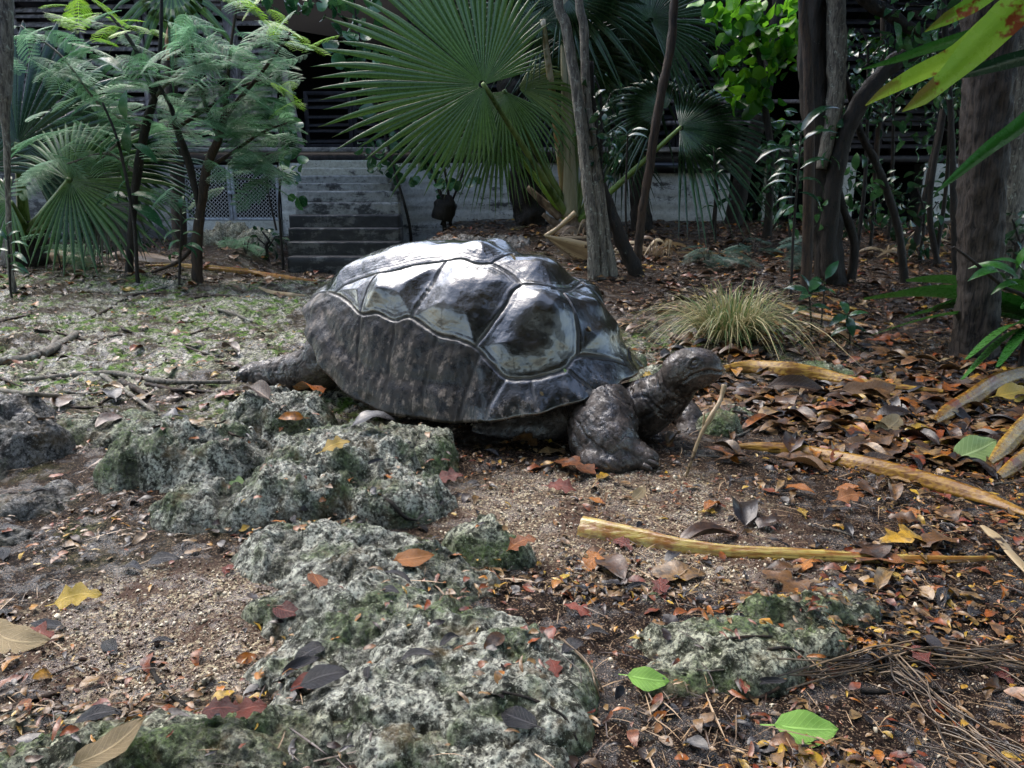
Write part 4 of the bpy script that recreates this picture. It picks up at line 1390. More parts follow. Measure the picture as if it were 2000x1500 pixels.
# boot and dead stalks
bd = B()
for k_, (u0, v0, u1, v1, w) in enumerate([(1030, 365, 1095, 425, 15), (1060, 418, 1100, 445, 13), (1112, 440, 1108, 470, 60), (1135, 470, 1150, 430, 20), (1090, 470, 1075, 440, 16)]):
    limb(bd, [(u0, v0, w * .6), ((u0 + u1) / 2, (v0 + v1) / 2 + 2, w), (u1, v1, w)], 8.35, 14, 8, .2, seed=k_)
V, Q, T = tube([P(1118, 420, 8.42), P(1120, 450, 8.42), P(1122, 490, 8.42)], [.07, .12, .17], 20, 16, rough=.3, flute=.15)
bd.add(V, Q, T)
bd.part('boot', palm, bark_mat('dead_palm_stalk', (.07, .045, .03), (.30, .22, .15), None, 8, .2))

# left palm
cb2 = (48, 452, 7.2)
palm2 = thing('fan_palm', 'shaded fan palm at the left with a tall dark leaf and a low spreading leaf', 'palm tree', P(*cb2))
fan_leaf(palm2, (35, 280, 7.0), cb2, 62, 235, 260, 36, L_FAN_D, pw=16, fuse=.72, droop=.04, tilt=10, short=.25, label='tall broad leaf against the louvres')
fan_leaf(palm2, (136, 352, 6.7), (60, 452, 7.1), 15, 200, 285, 46, L_FAN, pw=16, fuse=.50, droop=.10, tilt=30, short=.3, label='low leaf spreading right')
fan_leaf(palm2, (215, 318, 7.4), (62, 452, 7.2), -8, 200, 170, 34, L_FAN_D, pw=10, fuse=.4, droop=.18, tilt=40)
fan_leaf(palm2, (-40, 330, 6.9), (40, 452, 7.2), 120, 200, 250, 34, L_FAN_D, pw=14, fuse=.5, droop=.2, tilt=20)
fan_leaf(palm2, (20, 395, 6.8), (50, 452, 7.1), 200, 120, 200, 24, L_FAN, pw=14, fuse=.5, droop=.3, tilt=30)
fan_leaf(palm2, (205, 400, 6.6), (64, 452, 7.0), -70, 90, 160, 24, leaf_mat('dead_grey_palm', (.06, .06, .05), (.14, .13, .11), .5, 0), pw=8, fuse=.6, droop=.3, tilt=10, label='dead grey leaf hanging')
bd = B()
V, Q, T = tube([P(48, 430, 7.2), P(50, 470, 7.2), P(52, 530, 7.2)], [.14, .18, .22], 20, 16, rough=.3, flute=.15); bd.add(V, Q, T)
bd.part('boot', palm2, B_DARK)

palm3 = thing('hanging_palm', 'palm leaves hanging into the top of the picture before the louvred wall', 'palm tree', (xat(335, 0, 8.6), 8.6, .3))
fan_leaf(palm3, (335, -25, 8.3), None, -90, 150, 210, 15, L_FAN, fuse=.25, droop=.25, tilt=15, short=.1, fold=.1, wmul=1.5)
trunk('trunk', palm3, [(352, 470, 26), (345, 330, 24), (335, 190, 22), (332, 60, 24), (334, -30, 26)], 8.6, B_BROWN, extend=None)
bd = B(); limb(bd, [(338, 40, 14), (334, 80, 20), (333, 118, 14)], 8.35, 16, 8); bd.part('dead_sheath', palm3, leaf_mat('orange_sheath', (.24, .09, .03), (.40, .18, .06), .4, 0))

# ------------------------------------------------------------------ feathery trees at the left
def frond_tpl(seed, npin=9, nl=11):
    r = np.random.default_rng(seed)
    bd = B()
    rx = np.linspace(.12, 1, npin)
    dz = lambda x: -.28 * x * x
    V = []
    for t in np.linspace(0, 1, 8): V += [[t, -.006, dz(t)], [t, .006, dz(t)]]
    bd.add(np.array(V), grid_faces(8, 2), None, .1)
    for i, x in enumerate(rx):
        L = .40 * math.sin(math.pi * (.22 + .68 * (x - .1))) * r.uniform(.85, 1.1)
        for sg in (-1, 1):
            a = R(58) + r.normal() * .06
            d = np.array([math.cos(a), sg * math.sin(a), 0]); la = np.array([-sg * math.sin(a), math.cos(a), 0])
            q = np.linspace(.08, 1, nl)
            wl = .050 * np.sin(np.pi * (.15 + .75 * q)) + .014
            hw = .5 * L / nl * .62
            for s2 in (-1, 1):
                c = np.array([x, 0, dz(x)]) + d * (q * L)[:, None]; c[:, 2] -= .22 * L * q * q
                e = c + (la * s2 + d * .35) * wl[:, None]; e[:, 2] -= wl * .25
                Vv = np.stack([c - d * hw, c + d * hw, e + d * hw * .8, e - d * hw * .8], 1).reshape(-1, 3)
                k = np.arange(nl)[:, None] * 4 + np.arange(4)
                bd.add(Vv, k, None, r.uniform(0, .25) + .12 * s2)
    V, F = bd.out()
    return V, F[0], np.concatenate(bd.tt)
FT = [frond_tpl(s) for s in range(4)]

def fronds(bd, blobs, Y, size=.30, dens=1.05, away=None):
    for (u, v, ru, rv, n) in blobs:
        n = int(n * dens)
        c = P(u, v, Y); rx, rz = ru * mpp(Y), rv * mpp(Y)
        for _ in range(n):
            a, q = random.uniform(0, 2 * math.pi), random.uniform(0, 1) ** .5
            pos = c + np.array([rx * 1.1 * q * math.cos(a), random.uniform(-.45, .45), rz * q * math.sin(a)])
            ha = random.uniform(0, 2 * math.pi)
            d = np.array([[math.cos(ha) * 1.0, math.sin(ha) * .8, random.uniform(-.45, .25)]])
            U = np.array([[random.gauss(0, .25), random.gauss(-.25, .25), 1.0]])
            X, Yv, Z = frames(d, U)
            V, Q, tt = random.choice(FT)
            s = size * random.uniform(.65, 1.2)
            VV, QQ = inst(V, Q, pos[None] - X * s * .5, X, Yv, Z, s)
            bd.add(VV, QQ, None, np.clip(tt + random.uniform(0, .6), 0, .98))

ft1 = thing('feathery_tree', 'slim feathery-leaved tree with a brown trunk, left of the steps', 'tree', Gp(385, 548) + (0,))
Yt = Gp(385, 548)[1]
trunk('trunk', ft1, [(386, 545, 22), (384, 480, 19), (392, 410, 16), (404, 330, 17), (428, 268, 15), (438, 225, 13)], Yt, B_BROWN, rough=.3)
for k_, pl in enumerate([[(438, 230, 11), (470, 190, 8), (520, 130, 6), (570, 60, 4)], [(428, 268, 10), (400, 200, 8), (385, 140, 6), (370, 60, 4)], [(404, 330, 9), (450, 300, 6), (510, 260, 5), (560, 240, 3)],
                         [(392, 420, 9), (372, 330, 15), (345, 250, 13), (332, 205, 8), (300, 150, 5)], [(438, 225, 9), (445, 150, 7), (455, 60, 5), (470, -30, 4)], [(345, 250, 8), (400, 215, 6), (470, 170, 5), (530, 150, 3)], [(384, 470, 10), (350, 510, 7), (275, 540, 5)]]):
    bd = B(); limb(bd, pl, Yt, 30, 8, .2, seed=k_); bd.part('branch', ft1, B_BROWN if k_ != 3 else B_DARK, smooth=True)
bd = B()
fronds(bd, [(420, 60, 70, 40, 12), (500, 70, 70, 50, 15), (470, 125, 70, 45, 18), (545, 100, 45, 40, 8), (400, 150, 60, 40, 12), (450, 200, 70, 40, 16), (515, 225, 60, 45, 18), (490, 285, 60, 35, 14), (425, 255, 50, 35, 9), (355, 225, 40, 30, 6), (500, 335, 45, 25, 9), (370, 365, 28, 20, 4), (455, 320, 40, 20, 5), (340, 90, 60, 50, 8)], Yt, .33)
bd.part('crown', ft1, L_FERN)
bd = B(); fronds(bd, [(560, 40, 45, 25, 7), (575, 185, 30, 20, 4), (500, 10, 40, 20, 4)], Yt - .2, .26); bd.part('young_leaves', ft1, L_YOUNG)

ft2 = thing('feathery_tree', 'feathery-leaved tree with a thin forked black trunk before the left palm', 'tree', Gp(255, 535) + (0,))
Yt2 = Gp(255, 538)[1]
trunk('trunk', ft2, [(252, 535, 15), (258, 430, 14), (268, 340, 15), (284, 250, 15), (302, 190, 13)], Yt2, B_DARK, rough=.3)
for k_, pl in enumerate([[(302, 192, 9), (272, 110, 8), (225, 40, 6), (180, 0, 4)], [(302, 192, 9), (313, 90, 7), (316, -20, 6)], [(284, 250, 7), (200, 210, 5), (120, 110, 4), (40, 50, 3)], [(302, 190, 7), (350, 140, 5), (420, 110, 3)], [(268, 340, 6), (210, 300, 4), (130, 320, 3)], [(284, 250, 6), (230, 280, 4), (180, 330, 3)]]):
    bd = B(); limb(bd, pl, Yt2, 30, 8, .2, seed=k_ + 30); bd.part('branch', ft2, B_DARK if k_ < 2 else B_LICHEN, smooth=True)
bd = B()
fronds(bd, [(60, 60, 60, 30, 7), (140, 100, 70, 35, 9), (90, 130, 50, 30, 5), (170, 165, 60, 35, 10), (230, 190, 60, 40, 12), (270, 130, 60, 30, 8), (300, 215, 45, 35, 7), (160, 235, 60, 35, 10), (120, 290, 50, 30, 8), (190, 290, 50, 25, 7), (90, 320, 35, 18, 4), (330, 250, 40, 30, 6), (250, 60, 60, 30, 6)], Yt2, .33)
bd.part('crown', ft2, L_FERN)
bd = B(); fronds(bd, [(135, 50, 28, 14, 4), (185, 18, 35, 14, 6), (240, 40, 30, 14, 4), (265, 72, 16, 8, 2)], Yt2 - .2, .24); bd.part('young_leaves', ft2, L_YOUNG)

# low ferny plants
def ferny(u, v, rpx, h_px, n, label, mat=L_FERN, size=.2, group=None, Y=None):
    x, y = Gp(u, v)
    z, _ = drop(x, y)
    root = thing('ferny_plant', label, 'plant', (x, y, z), group)
    s = B(); f = B()
    for i in range(max(3, n // 4)):
        a = random.uniform(0, 6.28); q = random.uniform(.2, 1)
        top = np.array([x + rpx * mpp(y) * q * math.cos(a), y + rpx * mpp(y) * .6 * q * math.sin(a), z + h_px * mpp(y) * random.uniform(.6, 1)])
        V, Q, T = tube([[x, y, z - .03], (np.array([x, y, z]) + top) / 2 + [0, 0, .04], top], [.006, .004, .002], 10, 5); s.add(V, Q, T)
        for _ in range(4):
            t = random.uniform(.35, 1)
            pos = np.array([x, y, z]) * (1 - t) + top * t
            d = np.array([[math.cos(a + random.gauss(0, .9)), math.sin(a + random.gauss(0, .9)), random.uniform(-.3, .2)]])
            X, Yv, Z = frames(d, np.array([[random.gauss(0, .2), random.gauss(-.3, .2), 1.0]]))
            Vt, Qt, tt = random.choice(FT)
            VV, QQ = inst(Vt, Qt, pos[None], X, Yv, Z, size * random.uniform(.6, 1.1))
            f.add(VV, QQ, None, np.clip(tt + random.uniform(0, .6), 0, .98))
    s.part('stem', root, B_DARK); f.part('foliage', root, mat)
L_FERN_D = leaf_mat('dark_feathery_green', (.018, .055, .040), (.05, .11, .075), .35, .2)
ferny(120, 525, 75, 75, 26, 'grey-green ferny bush on the ground below the left palm', size=.24)
ferny(860, 470, 45, 70, 12, 'small ferny seedling growing beside the steps', L_FERN)
ferny(1380, 522, 80, 45, 24, 'dark ferny bush on the ground right of the palm', L_FERN_D, .22)
ferny(1470, 500, 70, 35, 18, 'low dark ferny patch under the leaning pole', L_FERN_D, .22)
ferny(1585, 530, 32, 110, 22, 'ferny green plant climbing at the foot of the thick dark trunk', L_FERN_D, .2)
ferny(480, 500, 25, 40, 8, 'leafy seedling on the ground right of the feathery tree trunk', L_FERN)

# ------------------------------------------------------------------ broad-leaved shrubs, saplings, trees
def heart_shrub(label, base, Yb, stems, blobs, mat, size, bark=B_DARK, tpl=None, dens=1.0, name='heart_leaved_shrub', cat='shrub', young=None):
    """stems: px paths; blobs (u, v, ru, rv, n) of leaves"""
    bx = P(base[0], base[1], Yb)
    z, _ = drop(bx[0], bx[1])
    root = thing(name, label, cat, (bx[0], bx[1], z))
    for k_, st in enumerate(stems):
        p, r = px_path(st, Yb)
        if k_ == 0: p, r = sink(p, r, .05)
        V, Q, T = tube(p, r, 26, 7, rough=.15, seed=k_)
        part('stem', root, V, [Q, T], bark, smooth=True)
    bd = B()
    for (u, v, ru, rv, n) in blobs:
        scatter_leaves(bd, int(n * dens), P(u, v, Yb), (ru * mpp(Yb), .25, rv * mpp(Yb)), size, tpl or T_HEART, up=.3, droop=.55, out=.35)
    bd.part('foliage', root, mat)
    return root
heart_shrub('heart-leaved shrub growing up beside the right edge of the steps', (868, 440), 9.2, [[(868, 440, 9), (858, 370, 7), (820, 300, 5), (760, 270, 3)], [(880, 440, 7), (872, 350, 5), (850, 260, 4)], [(862, 440, 6), (900, 350, 4), (910, 300, 3)], [(864, 430, 40), (870, 400, 46), (872, 380, 20)]],
            [(725, 290, 22, 14, 8), (745, 320, 30, 20, 16), (790, 250, 40, 30, 20), (800, 320, 45, 35, 26), (850, 290, 40, 40, 22), (770, 235, 30, 14, 8), (860, 360, 30, 25, 10), (960, 300, 22, 12, 9), (905, 345, 20, 15, 6)], L_HEART, .13)
heart_shrub('climber with pale glossy heart leaves in the dark doorway beside the huge palm leaf', (800, 440), 9.0, [[(800, 440, 6), (770, 330, 5), (735, 200, 4), (700, 60, 4), (690, -20, 3)], [(700, 60, 4), (620, 0, 3), (540, -20, 2)], [(735, 200, 3), (700, 220, 2)]],
            [(690, 90, 28, 40, 20), (700, 160, 26, 22, 12), (735, 130, 26, 40, 14), (745, 220, 28, 18, 9), (705, 20, 40, 22, 14), (640, 5, 60, 12, 10), (555, 5, 60, 14, 16), (650, 30, 14, 14, 2)], L_HEART, .17, name='heart_leaved_climber', cat='climber')
heart_shrub('thin sapling with round leaves growing at the left edge of the steps', (548, 450), 7.9, [[(548, 450, 5), (545, 380, 4), (556, 300, 4), (552, 240, 3), (550, 130, 2)], [(540, 450, 4), (525, 380, 3), (520, 330, 2)]],
            [(560, 240, 28, 24, 12), (560, 285, 30, 22, 12), (572, 325, 18, 22, 8), (555, 215, 20, 15, 5), (545, 120, 14, 8, 3), (570, 380, 12, 30, 6)], L_HEART, .13, name='sapling', cat='sapling')
heart_shrub('bright yellow-green backlit tree with heart-shaped leaves in the upper right', (1500, 430), 8.0, [[(1500, 430, 16), (1505, 300, 14), (1490, 180, 12), (1480, 60, 10), (1470, -60, 8)], [(1490, 180, 7), (1430, 120, 4), (1400, 90, 3)], [(1490, 170, 7), (1540, 110, 4), (1560, 60, 3)]],
            [(1440, 40, 45, 35, 34), (1500, 60, 50, 45, 55), (1545, 60, 25, 60, 28), (1440, 120, 40, 40, 34), (1500, 130, 45, 35, 38), (1430, 175, 28, 22, 14), (1490, 185, 38, 22, 22), (1535, 220, 8, 8, 2), (1420, 10, 60, 20, 22)], L_BRIGHT, .15, name='heart_leaved_tree', cat='tree')
heart_shrub('bright green bush seen between the trunks at the far right', (1740, 420), 11.2, [[(1740, 420, 10), (1740, 250, 9), (1745, 80, 8)]],
            [(1740, 70, 30, 30, 24), (1700, 90, 24, 22, 14), (1990, 180, 40, 70, 26), (1985, 280, 30, 40, 22), (1850, 190, 60, 40, 14), (1960, 230, 30, 50, 14)], L_BRIGHT, .17, name='backlit_bush', cat='bush')

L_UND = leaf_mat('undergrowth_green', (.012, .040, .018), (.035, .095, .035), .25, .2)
for k_, (lb, u, v, Yk, ru, rv, n_) in enumerate([('dark leafy bush before the open crawl space right of the pale plinth', 1510, 400, 8.6, 50, 50, 60), ('dark leafy bush filling the gap between the two thick trunks', 1700, 400, 7.6, 60, 70, 110), ('leafy dark bush left of the furrowed trunk', 1800, 420, 6.8, 55, 90, 110),
        ('dark bush at the foot of the far right trunk', 1985, 470, 5.6, 40, 70, 80), ('dense dark foliage hanging above the crooked thin tree', 1740, 180, 8.0, 90, 90, 130), ('dark foliage mass over the far right thicket', 1870, 260, 7.8, 80, 110, 150), ('dark shrub with small leaves clinging around the pale slim trunks', 1170, 215, 6.2, 40, 110, 90), ('dark leafy top behind the slender brown stem', 1250, 100, 8.9, 80, 80, 90), ('dark leaves hanging over the gap right of the thick dark tree', 1690, 110, 7.2, 55, 90, 110), ('dark leafy branch mass above the far right stems', 1850, 110, 6.6, 60, 90, 120), ('dark bush behind the smooth brown trunk', 1540, 300, 7.4, 45, 70, 80), ('dark leafy mass between the palm and the smooth brown trunk', 1400, 120, 8.9, 70, 90, 110), ('dark low bush at the back left below the louvres', 150, 450, 8.3, 120, 40, 120), ('small glossy bush between the feathery trunk and the steps', 520, 470, 8.2, 30, 30, 26)]):
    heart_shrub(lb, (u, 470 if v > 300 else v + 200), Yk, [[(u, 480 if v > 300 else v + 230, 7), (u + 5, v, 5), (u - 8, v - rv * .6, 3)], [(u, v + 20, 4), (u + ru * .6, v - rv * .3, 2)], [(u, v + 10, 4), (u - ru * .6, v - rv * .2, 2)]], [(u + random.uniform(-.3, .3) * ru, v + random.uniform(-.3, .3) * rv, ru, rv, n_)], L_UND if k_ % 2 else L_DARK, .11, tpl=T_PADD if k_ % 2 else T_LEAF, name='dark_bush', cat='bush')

def sapling(label, pts, Y, leaves, size, mat, tpl=None, bark=B_DARK, name='sapling', group=None, lw=None):
    """stem in pixels with single placed leaves: (u, v, du, dv) from stem to leaf tip"""
    p, r = px_path(pts, Y)
    p2, r2 = sink(p, r, .04)
    root = thing(name, label, 'sapling', p2[0] + [0, 0, .04], group)
    V, Q, T = tube(p2, r2, 30, 7, rough=.12, seed=int(pts[0][0]))
    part('stem', root, V, [Q, T], bark, smooth=True)
    bd = B(); tp = tpl or T_PADD
    for (u, v, du_, dv_) in leaves:
        a = P(u, v, Y)
        b_ = P(u + du_, v + dv_, Y + random.uniform(-.12, .12))
        X, Yv, Z = frames((b_ - a)[None], np.array([[random.gauss(0, .2), -.45, 1.0]]))
        VV, QQ = inst(tp[0], tp[1], a[None], X, Yv, Z, np.linalg.norm(b_ - a))
        bd.add(VV, QQ, None, random.random())
    bd.part('leaves', root, mat)
sapling('sapling of long dark drooping leaves around the smooth brown trunk', [(1545, 560, 5), (1550, 450, 5), (1558, 350, 4), (1565, 260, 3)], 5.3,
        [(1560, 300, -85, 18), (1560, 320, -50, 2), (1562, 330, 70, -6), (1558, 345, -60, 10), (1556, 360, -75, 25), (1560, 352, 50, 25), (1555, 385, -48, 30), (1558, 290, 80, -30), (1556, 400, -45, 40), (1560, 375, 40, 50), (1565, 270, -60, -30), (1562, 262, 80, -50)], .2, L_DARK, T_LONG)
sapling('thin dark sapling with narrow paired leaves before the pale plinth', [(1398, 520, 4), (1397, 430, 4), (1396, 350, 3), (1394, 290, 3)], 7.6,
        [(1396, 300, -18, -14), (1396, 300, 18, -10), (1396, 320, -22, -16), (1396, 325, 24, -12), (1396, 345, -20, -12), (1397, 350, 22, -20), (1397, 375, -24, -10), (1397, 380, 26, -8), (1397, 405, -30, 8), (1397, 405, 50, -2), (1397, 390, 10, 20)], .1, L_DARK, T_LONG)
sapling('low glossy round-leaved seedling among the fallen leaves', [(1585, 640, 4), (1582, 600, 4), (1580, 570, 3)], 4.0,
        [(1580, 572, -50, -8), (1580, 570, 20, -22), (1582, 575, -22, 12), (1582, 572, 40, -4), (1580, 565, -20, -30), (1583, 600, -38, 14), (1583, 598, 42, 10)], .1, L_DARK)
sapling('glossy dark seedling with two drooping leaves left of the low palm leaf', [(1660, 660, 4), (1658, 630, 4), (1655, 615, 3)], 3.9,
        [(1656, 618, 42, -6), (1655, 616, -36, 22), (1656, 618, 10, 42), (1654, 614, -14, -26), (1656, 640, 40, 12), (1656, 640, -34, 18)], .1, L_DARK)
sapling('seedling with one pale upright leaf by the thick dark trunk', [(1608, 590, 3), (1610, 560, 3), (1612, 545, 3)], 4.4, [(1612, 545, 26, -36), (1611, 556, -26, -10), (1610, 566, 22, 8)], .1, L_HEART)
sapling('sapling with long pointed leaves in front of the mesh doors', [(350, 560, 5), (352, 500, 5), (355, 440, 4), (352, 405, 3)], 6.0,
        [(352, 410, 8, -28), (352, 412, -22, -18), (353, 420, 28, 4), (353, 432, -30, 6), (354, 445, 34, -16), (354, 450, -34, 26), (354, 460, 40, 2), (355, 470, -26, 20), (355, 480, 30, 26), (354, 490, 44, 2), (353, 500, -20, 10)], .1, L_HEART, T_LONG)
sapling('tall thin pale-stemmed sapling with broad drooping leaves before the left palm', [(268, 540, 8), (262, 440, 7), (243, 330, 6), (225, 260, 5), (200, 200, 4)], 6.0,
        [(250, 350, -18, 50), (252, 300, 0, -58), (246, 235, 2, -60), (248, 270, -42, 30), (252, 310, -4, 50), (200, 208, -40, 10), (228, 265, -30, 46), (248, 385, -60, 18), (252, 380, 70, 20), (258, 400, 62, 48), (258, 280, 50, 40), (240, 140, -58, -24)], .2, L_HEART)
sapling('leafy seedling at the left edge with narrow leaves on the ground', [(20, 560, 4), (18, 500, 4), (15, 460, 3)], 5.4,
        [(15, 465, 30, -12), (15, 470, -20, -20), (17, 480, 40, 2), (17, 490, -30, 10), (18, 505, 36, 10), (18, 515, 40, 22), (16, 462, 8, -30), (19, 530, 30, 6)], .1, L_HEART, T_LONG)
sapling('sapling with a rosette of glossy leaves between the pale trunk and the brown stem', [(1225, 500, 5), (1222, 400, 4), (1224, 320, 4), (1226, 262, 3)], 6.6,
        [(1226, 266, -38, -2), (1226, 266, 40, 4), (1226, 264, -20, -18), (1226, 264, 26, -16), (1226, 268, -14, 22), (1226, 268, 14, 16), (1226, 262, 40, -8), (1225, 270, -34, 16)], .1, L_DARK)
sapling('leaning sapling with yellow-green leaves beside the thick brown trunk at the right', [(2010, 600, 9), (1960, 560, 8), (1900, 510, 6), (1862, 482, 4)], 3.1,
        [(1990, 545, -100, -20), (1995, 560, -60, 16), (1985, 525, 60, -60), (2000, 550, 60, 20), (1960, 545, -70, 4), (2000, 548, -64, -40)], .1, L_LOWP, T_LONG)

# ------------------------------------------------------------------ tall trees: trunks in view, crowns over the picture
def canopy(root, cs, n, size, mat=L_CAN, tpl=T_LEAF, trunk_top=None, bark=B_DARK):
    bd = B()
    for (x, y, z, r) in cs:
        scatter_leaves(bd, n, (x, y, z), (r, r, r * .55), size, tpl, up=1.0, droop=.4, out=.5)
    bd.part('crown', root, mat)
    if trunk_top is not None:
        for k_, (x, y, z, r) in enumerate(cs):
            V, Q, T = tube([trunk_top, (np.array(trunk_top) * .5 + np.array([x, y, z]) * .5) + [0, 0, -.15], [x, y, z]], [.05, .035, .012], 14, 7, rough=.2, seed=k_)
            part('branch', root, V, [Q, T], bark, smooth=True)

t4 = thing('pale_barked_tree', 'clump of slim pale lichened trunks standing just behind the shell', 'tree', Gp(1175, 545) + (.1,))
Y4 = Gp(1175, 545)[1]
trunk('trunk', t4, [(1160, 540, 24), (1156, 440, 22), (1144, 330, 20), (1126, 180, 19), (1106, 60, 17), (1090, -60, 16)], Y4, B_LICHEN, rough=.25, flute=.25, extend=[(.5, Y4, 4.2, .06)], label='thickest pale fluted trunk')
trunk('trunk', t4, [(1197, 542, 20), (1184, 460, 18), (1166, 330, 16), (1147, 200, 16), (1140, 60, 15), (1136, -60, 14)], Y4 + .08, B_LICHEN, rough=.3, extend=[(.8, Y4, 4.0, .04)])
trunk('trunk', t4, [(1245, 540, 30), (1214, 470, 27), (1186, 400, 24), (1168, 330, 18), (1160, 240, 15), (1152, 120, 12)], Y4 + .15, B_DARK, rough=.35, label='dark leaning stem')
trunk('trunk', t4, [(1178, 540, 21), (1170, 440, 20), (1156, 330, 15), (1136, 220, 12), (1120, 120, 9)], Y4 + .04, B_LICHEN, rough=.35, flute=.2)
canopy(t4, [(.2, 6.3, 4.6, .9), (1.2, 6.6, 4.9, 1.0), (.6, 5.4, 5.0, .9)], 500, .22, trunk_top=(.6, Y4, 4.1), bark=B_LICHEN)
t5 = thing('slender_brown_tree', 'slender brown-stemmed tree leaning right behind the tortoise head', 'tree', Gp(1243, 530) + (.1,))
Y5 = Gp(1243, 530)[1]
trunk('trunk', t5, [(1243, 522, 17), (1252, 430, 16), (1268, 330, 16), (1288, 200, 16), (1310, 90, 15), (1327, -50, 14)], Y5, B_BROWN, rough=.3, extend=[(1.6, Y5, 3.8, .03)])
canopy(t5, [(1.6, 6.4, 4.3, .9), (2.2, 6.9, 4.4, .8)], 420, .2, trunk_top=(1.6, Y5, 3.7))
t6 = thing('dark_thick_tree', 'thick dark rough-barked tree with a lichened limb leaning right', 'tree', Gp(1620, 550) + (.1,))
Y6 = Gp(1620, 550)[1]
trunk('trunk', t6, [(1620, 548, 58), (1614, 430, 50), (1602, 290, 48), (1588, 150, 50), (1590, 0, 48), (1592, -80, 46)], Y6, B_DARK, k=20, rough=.3, flute=.12, extend=[(2.4, Y6 + .1, 4.0, .10)])
trunk('limb', t6, [(1622, 545, 30), (1618, 460, 30), (1628, 360, 32), (1650, 265, 31), (1692, 182, 30), (1752, 118, 30), (1830, 82, 28), (1930, 40, 26), (2060, 0, 24)], Y6 - .12, B_DARK, foot=False, rough=.3, label='lichened limb leaning right')
trunk('limb', t6, [(1606, 330, 20), (1630, 200, 32), (1634, 90, 33), (1630, -60, 32)], Y6 - .1, B_LICHEN, foot=False, rough=.3)
trunk('limb', t6, [(1660, -40, 26), (1700, 5, 24), (1745, 32, 22), (1790, 62, 19), (1858, 73, 9)], Y6 - .3, B_DARK, foot=False, rough=.3)
canopy(t6, [(2.2, 6.2, 4.2, 1.1), (3.2, 6.0, 4.3, 1.1), (2.6, 5.0, 4.4, 1.0), (3.9, 6.9, 4.0, 1.2)], 600, .22, trunk_top=(2.4, Y6, 3.6))
t7 = thing('smooth_brown_tree', 'slim smooth brown trunk standing in front of the thick dark tree', 'tree', Gp(1574, 575) + (.05,))
Y7 = Gp(1574, 575)[1]
trunk('trunk', t7, [(1574, 570, 21), (1578, 420, 19), (1581, 250, 18), (1577, 100, 17), (1570, -60, 16)], Y7, B_BROWN, rough=.15, extend=[(2.0, Y7, 3.8, .04)])
canopy(t7, [(2.0, Y7 - .3, 4.0, .9)], 450, .2, trunk_top=(2.0, Y7, 3.6))
t8 = thing('furrowed_tree', 'thick furrowed brown trunk in the right foreground', 'tree', Gp(1905, 695) + (0,))
Y8 = Gp(1905, 695)[1]
trunk('trunk', t8, [(1902, 690, 80), (1911, 580, 72), (1917, 420, 76), (1925, 250, 80), (1937, 90, 82), (1950, -100, 84)], Y8, B_FURROW, k=40, n=150, rough=.16, flute=.07, extend=[(2.4, Y8 + .1, 3.4, .10)], fs=60)
canopy(t8, [(2.2, 3.4, 3.7, 1.0), (3.0, 3.0, 3.8, 1.1), (2.9, 4.1, 3.9, 1.1), (3.9, 3.4, 3.0, 1.0)], 600, .2, trunk_top=(2.4, Y8, 3.2))
t9 = thing('lichened_tree', 'lichen-spotted trunk at the right picture edge', 'tree', Gp(1972, 560) + (.1,))
Y9 = Gp(1972, 560)[1]
trunk('trunk', t9, [(1970, 555, 54), (1974, 400, 46), (1984, 220, 44), (1996, 40, 42), (2004, -60, 40)], Y9, B_LICHEN, rough=.25, extend=[(3.9, Y9, 3.6, .06)])
canopy(t9, [(4.2, Y9, 3.9, 1.2), (4.8, Y9 + 1.2, 3.2, 1.2)], 600, .22, trunk_top=(3.9, Y9, 3.4))
t10 = thing('leaning_pole_tree', 'dark leaning trunk before the open crawl space', 'tree', P(1430, 440, 9.2))
trunk('trunk', t10, [(1432, 440, 36), (1450, 345, 31), (1478, 250, 27), (1500, 150, 24), (1515, 40, 20), (1525, -50, 18)], 9.2, B_DARK, rough=.15)
t11 = thing('crooked_thin_tree', 'thin crooked dark tree between the thick dark tree and the furrowed trunk', 'tree', Gp(1765, 550) + (.1,))
Y11 = Gp(1765, 550)[1]
trunk('trunk', t11, [(1766, 548, 15), (1752, 440, 14), (1716, 330, 14), (1682, 262, 13), (1656, 170, 12), (1630, 80, 12), (1600, -20, 12)], Y11, B_DARK, rough=.35)
t12 = thing('dark_slim_tree', 'dark slim trunk behind the brown stem, right of the palm', 'tree', P(1250, 440, 8.9))
trunk('trunk', t12, [(1254, 440, 40), (1244, 330, 30), (1236, 220, 26), (1228, 100, 22), (1222, -50, 20)], 8.9, B_DARK, rough=.3)
t13 = thing('fibrous_palm_trunk', 'black fibrous palm trunk left of the long pale stalks', 'palm trunk', P(1030, 440, 9.3))
trunk('trunk', t13, [(1034, 440, 62), (1026, 350, 56), (1016, 260, 60), (1010, 150, 60), (1008, 20, 60)], 9.3, B_DARK, rough=.6, flute=.2)
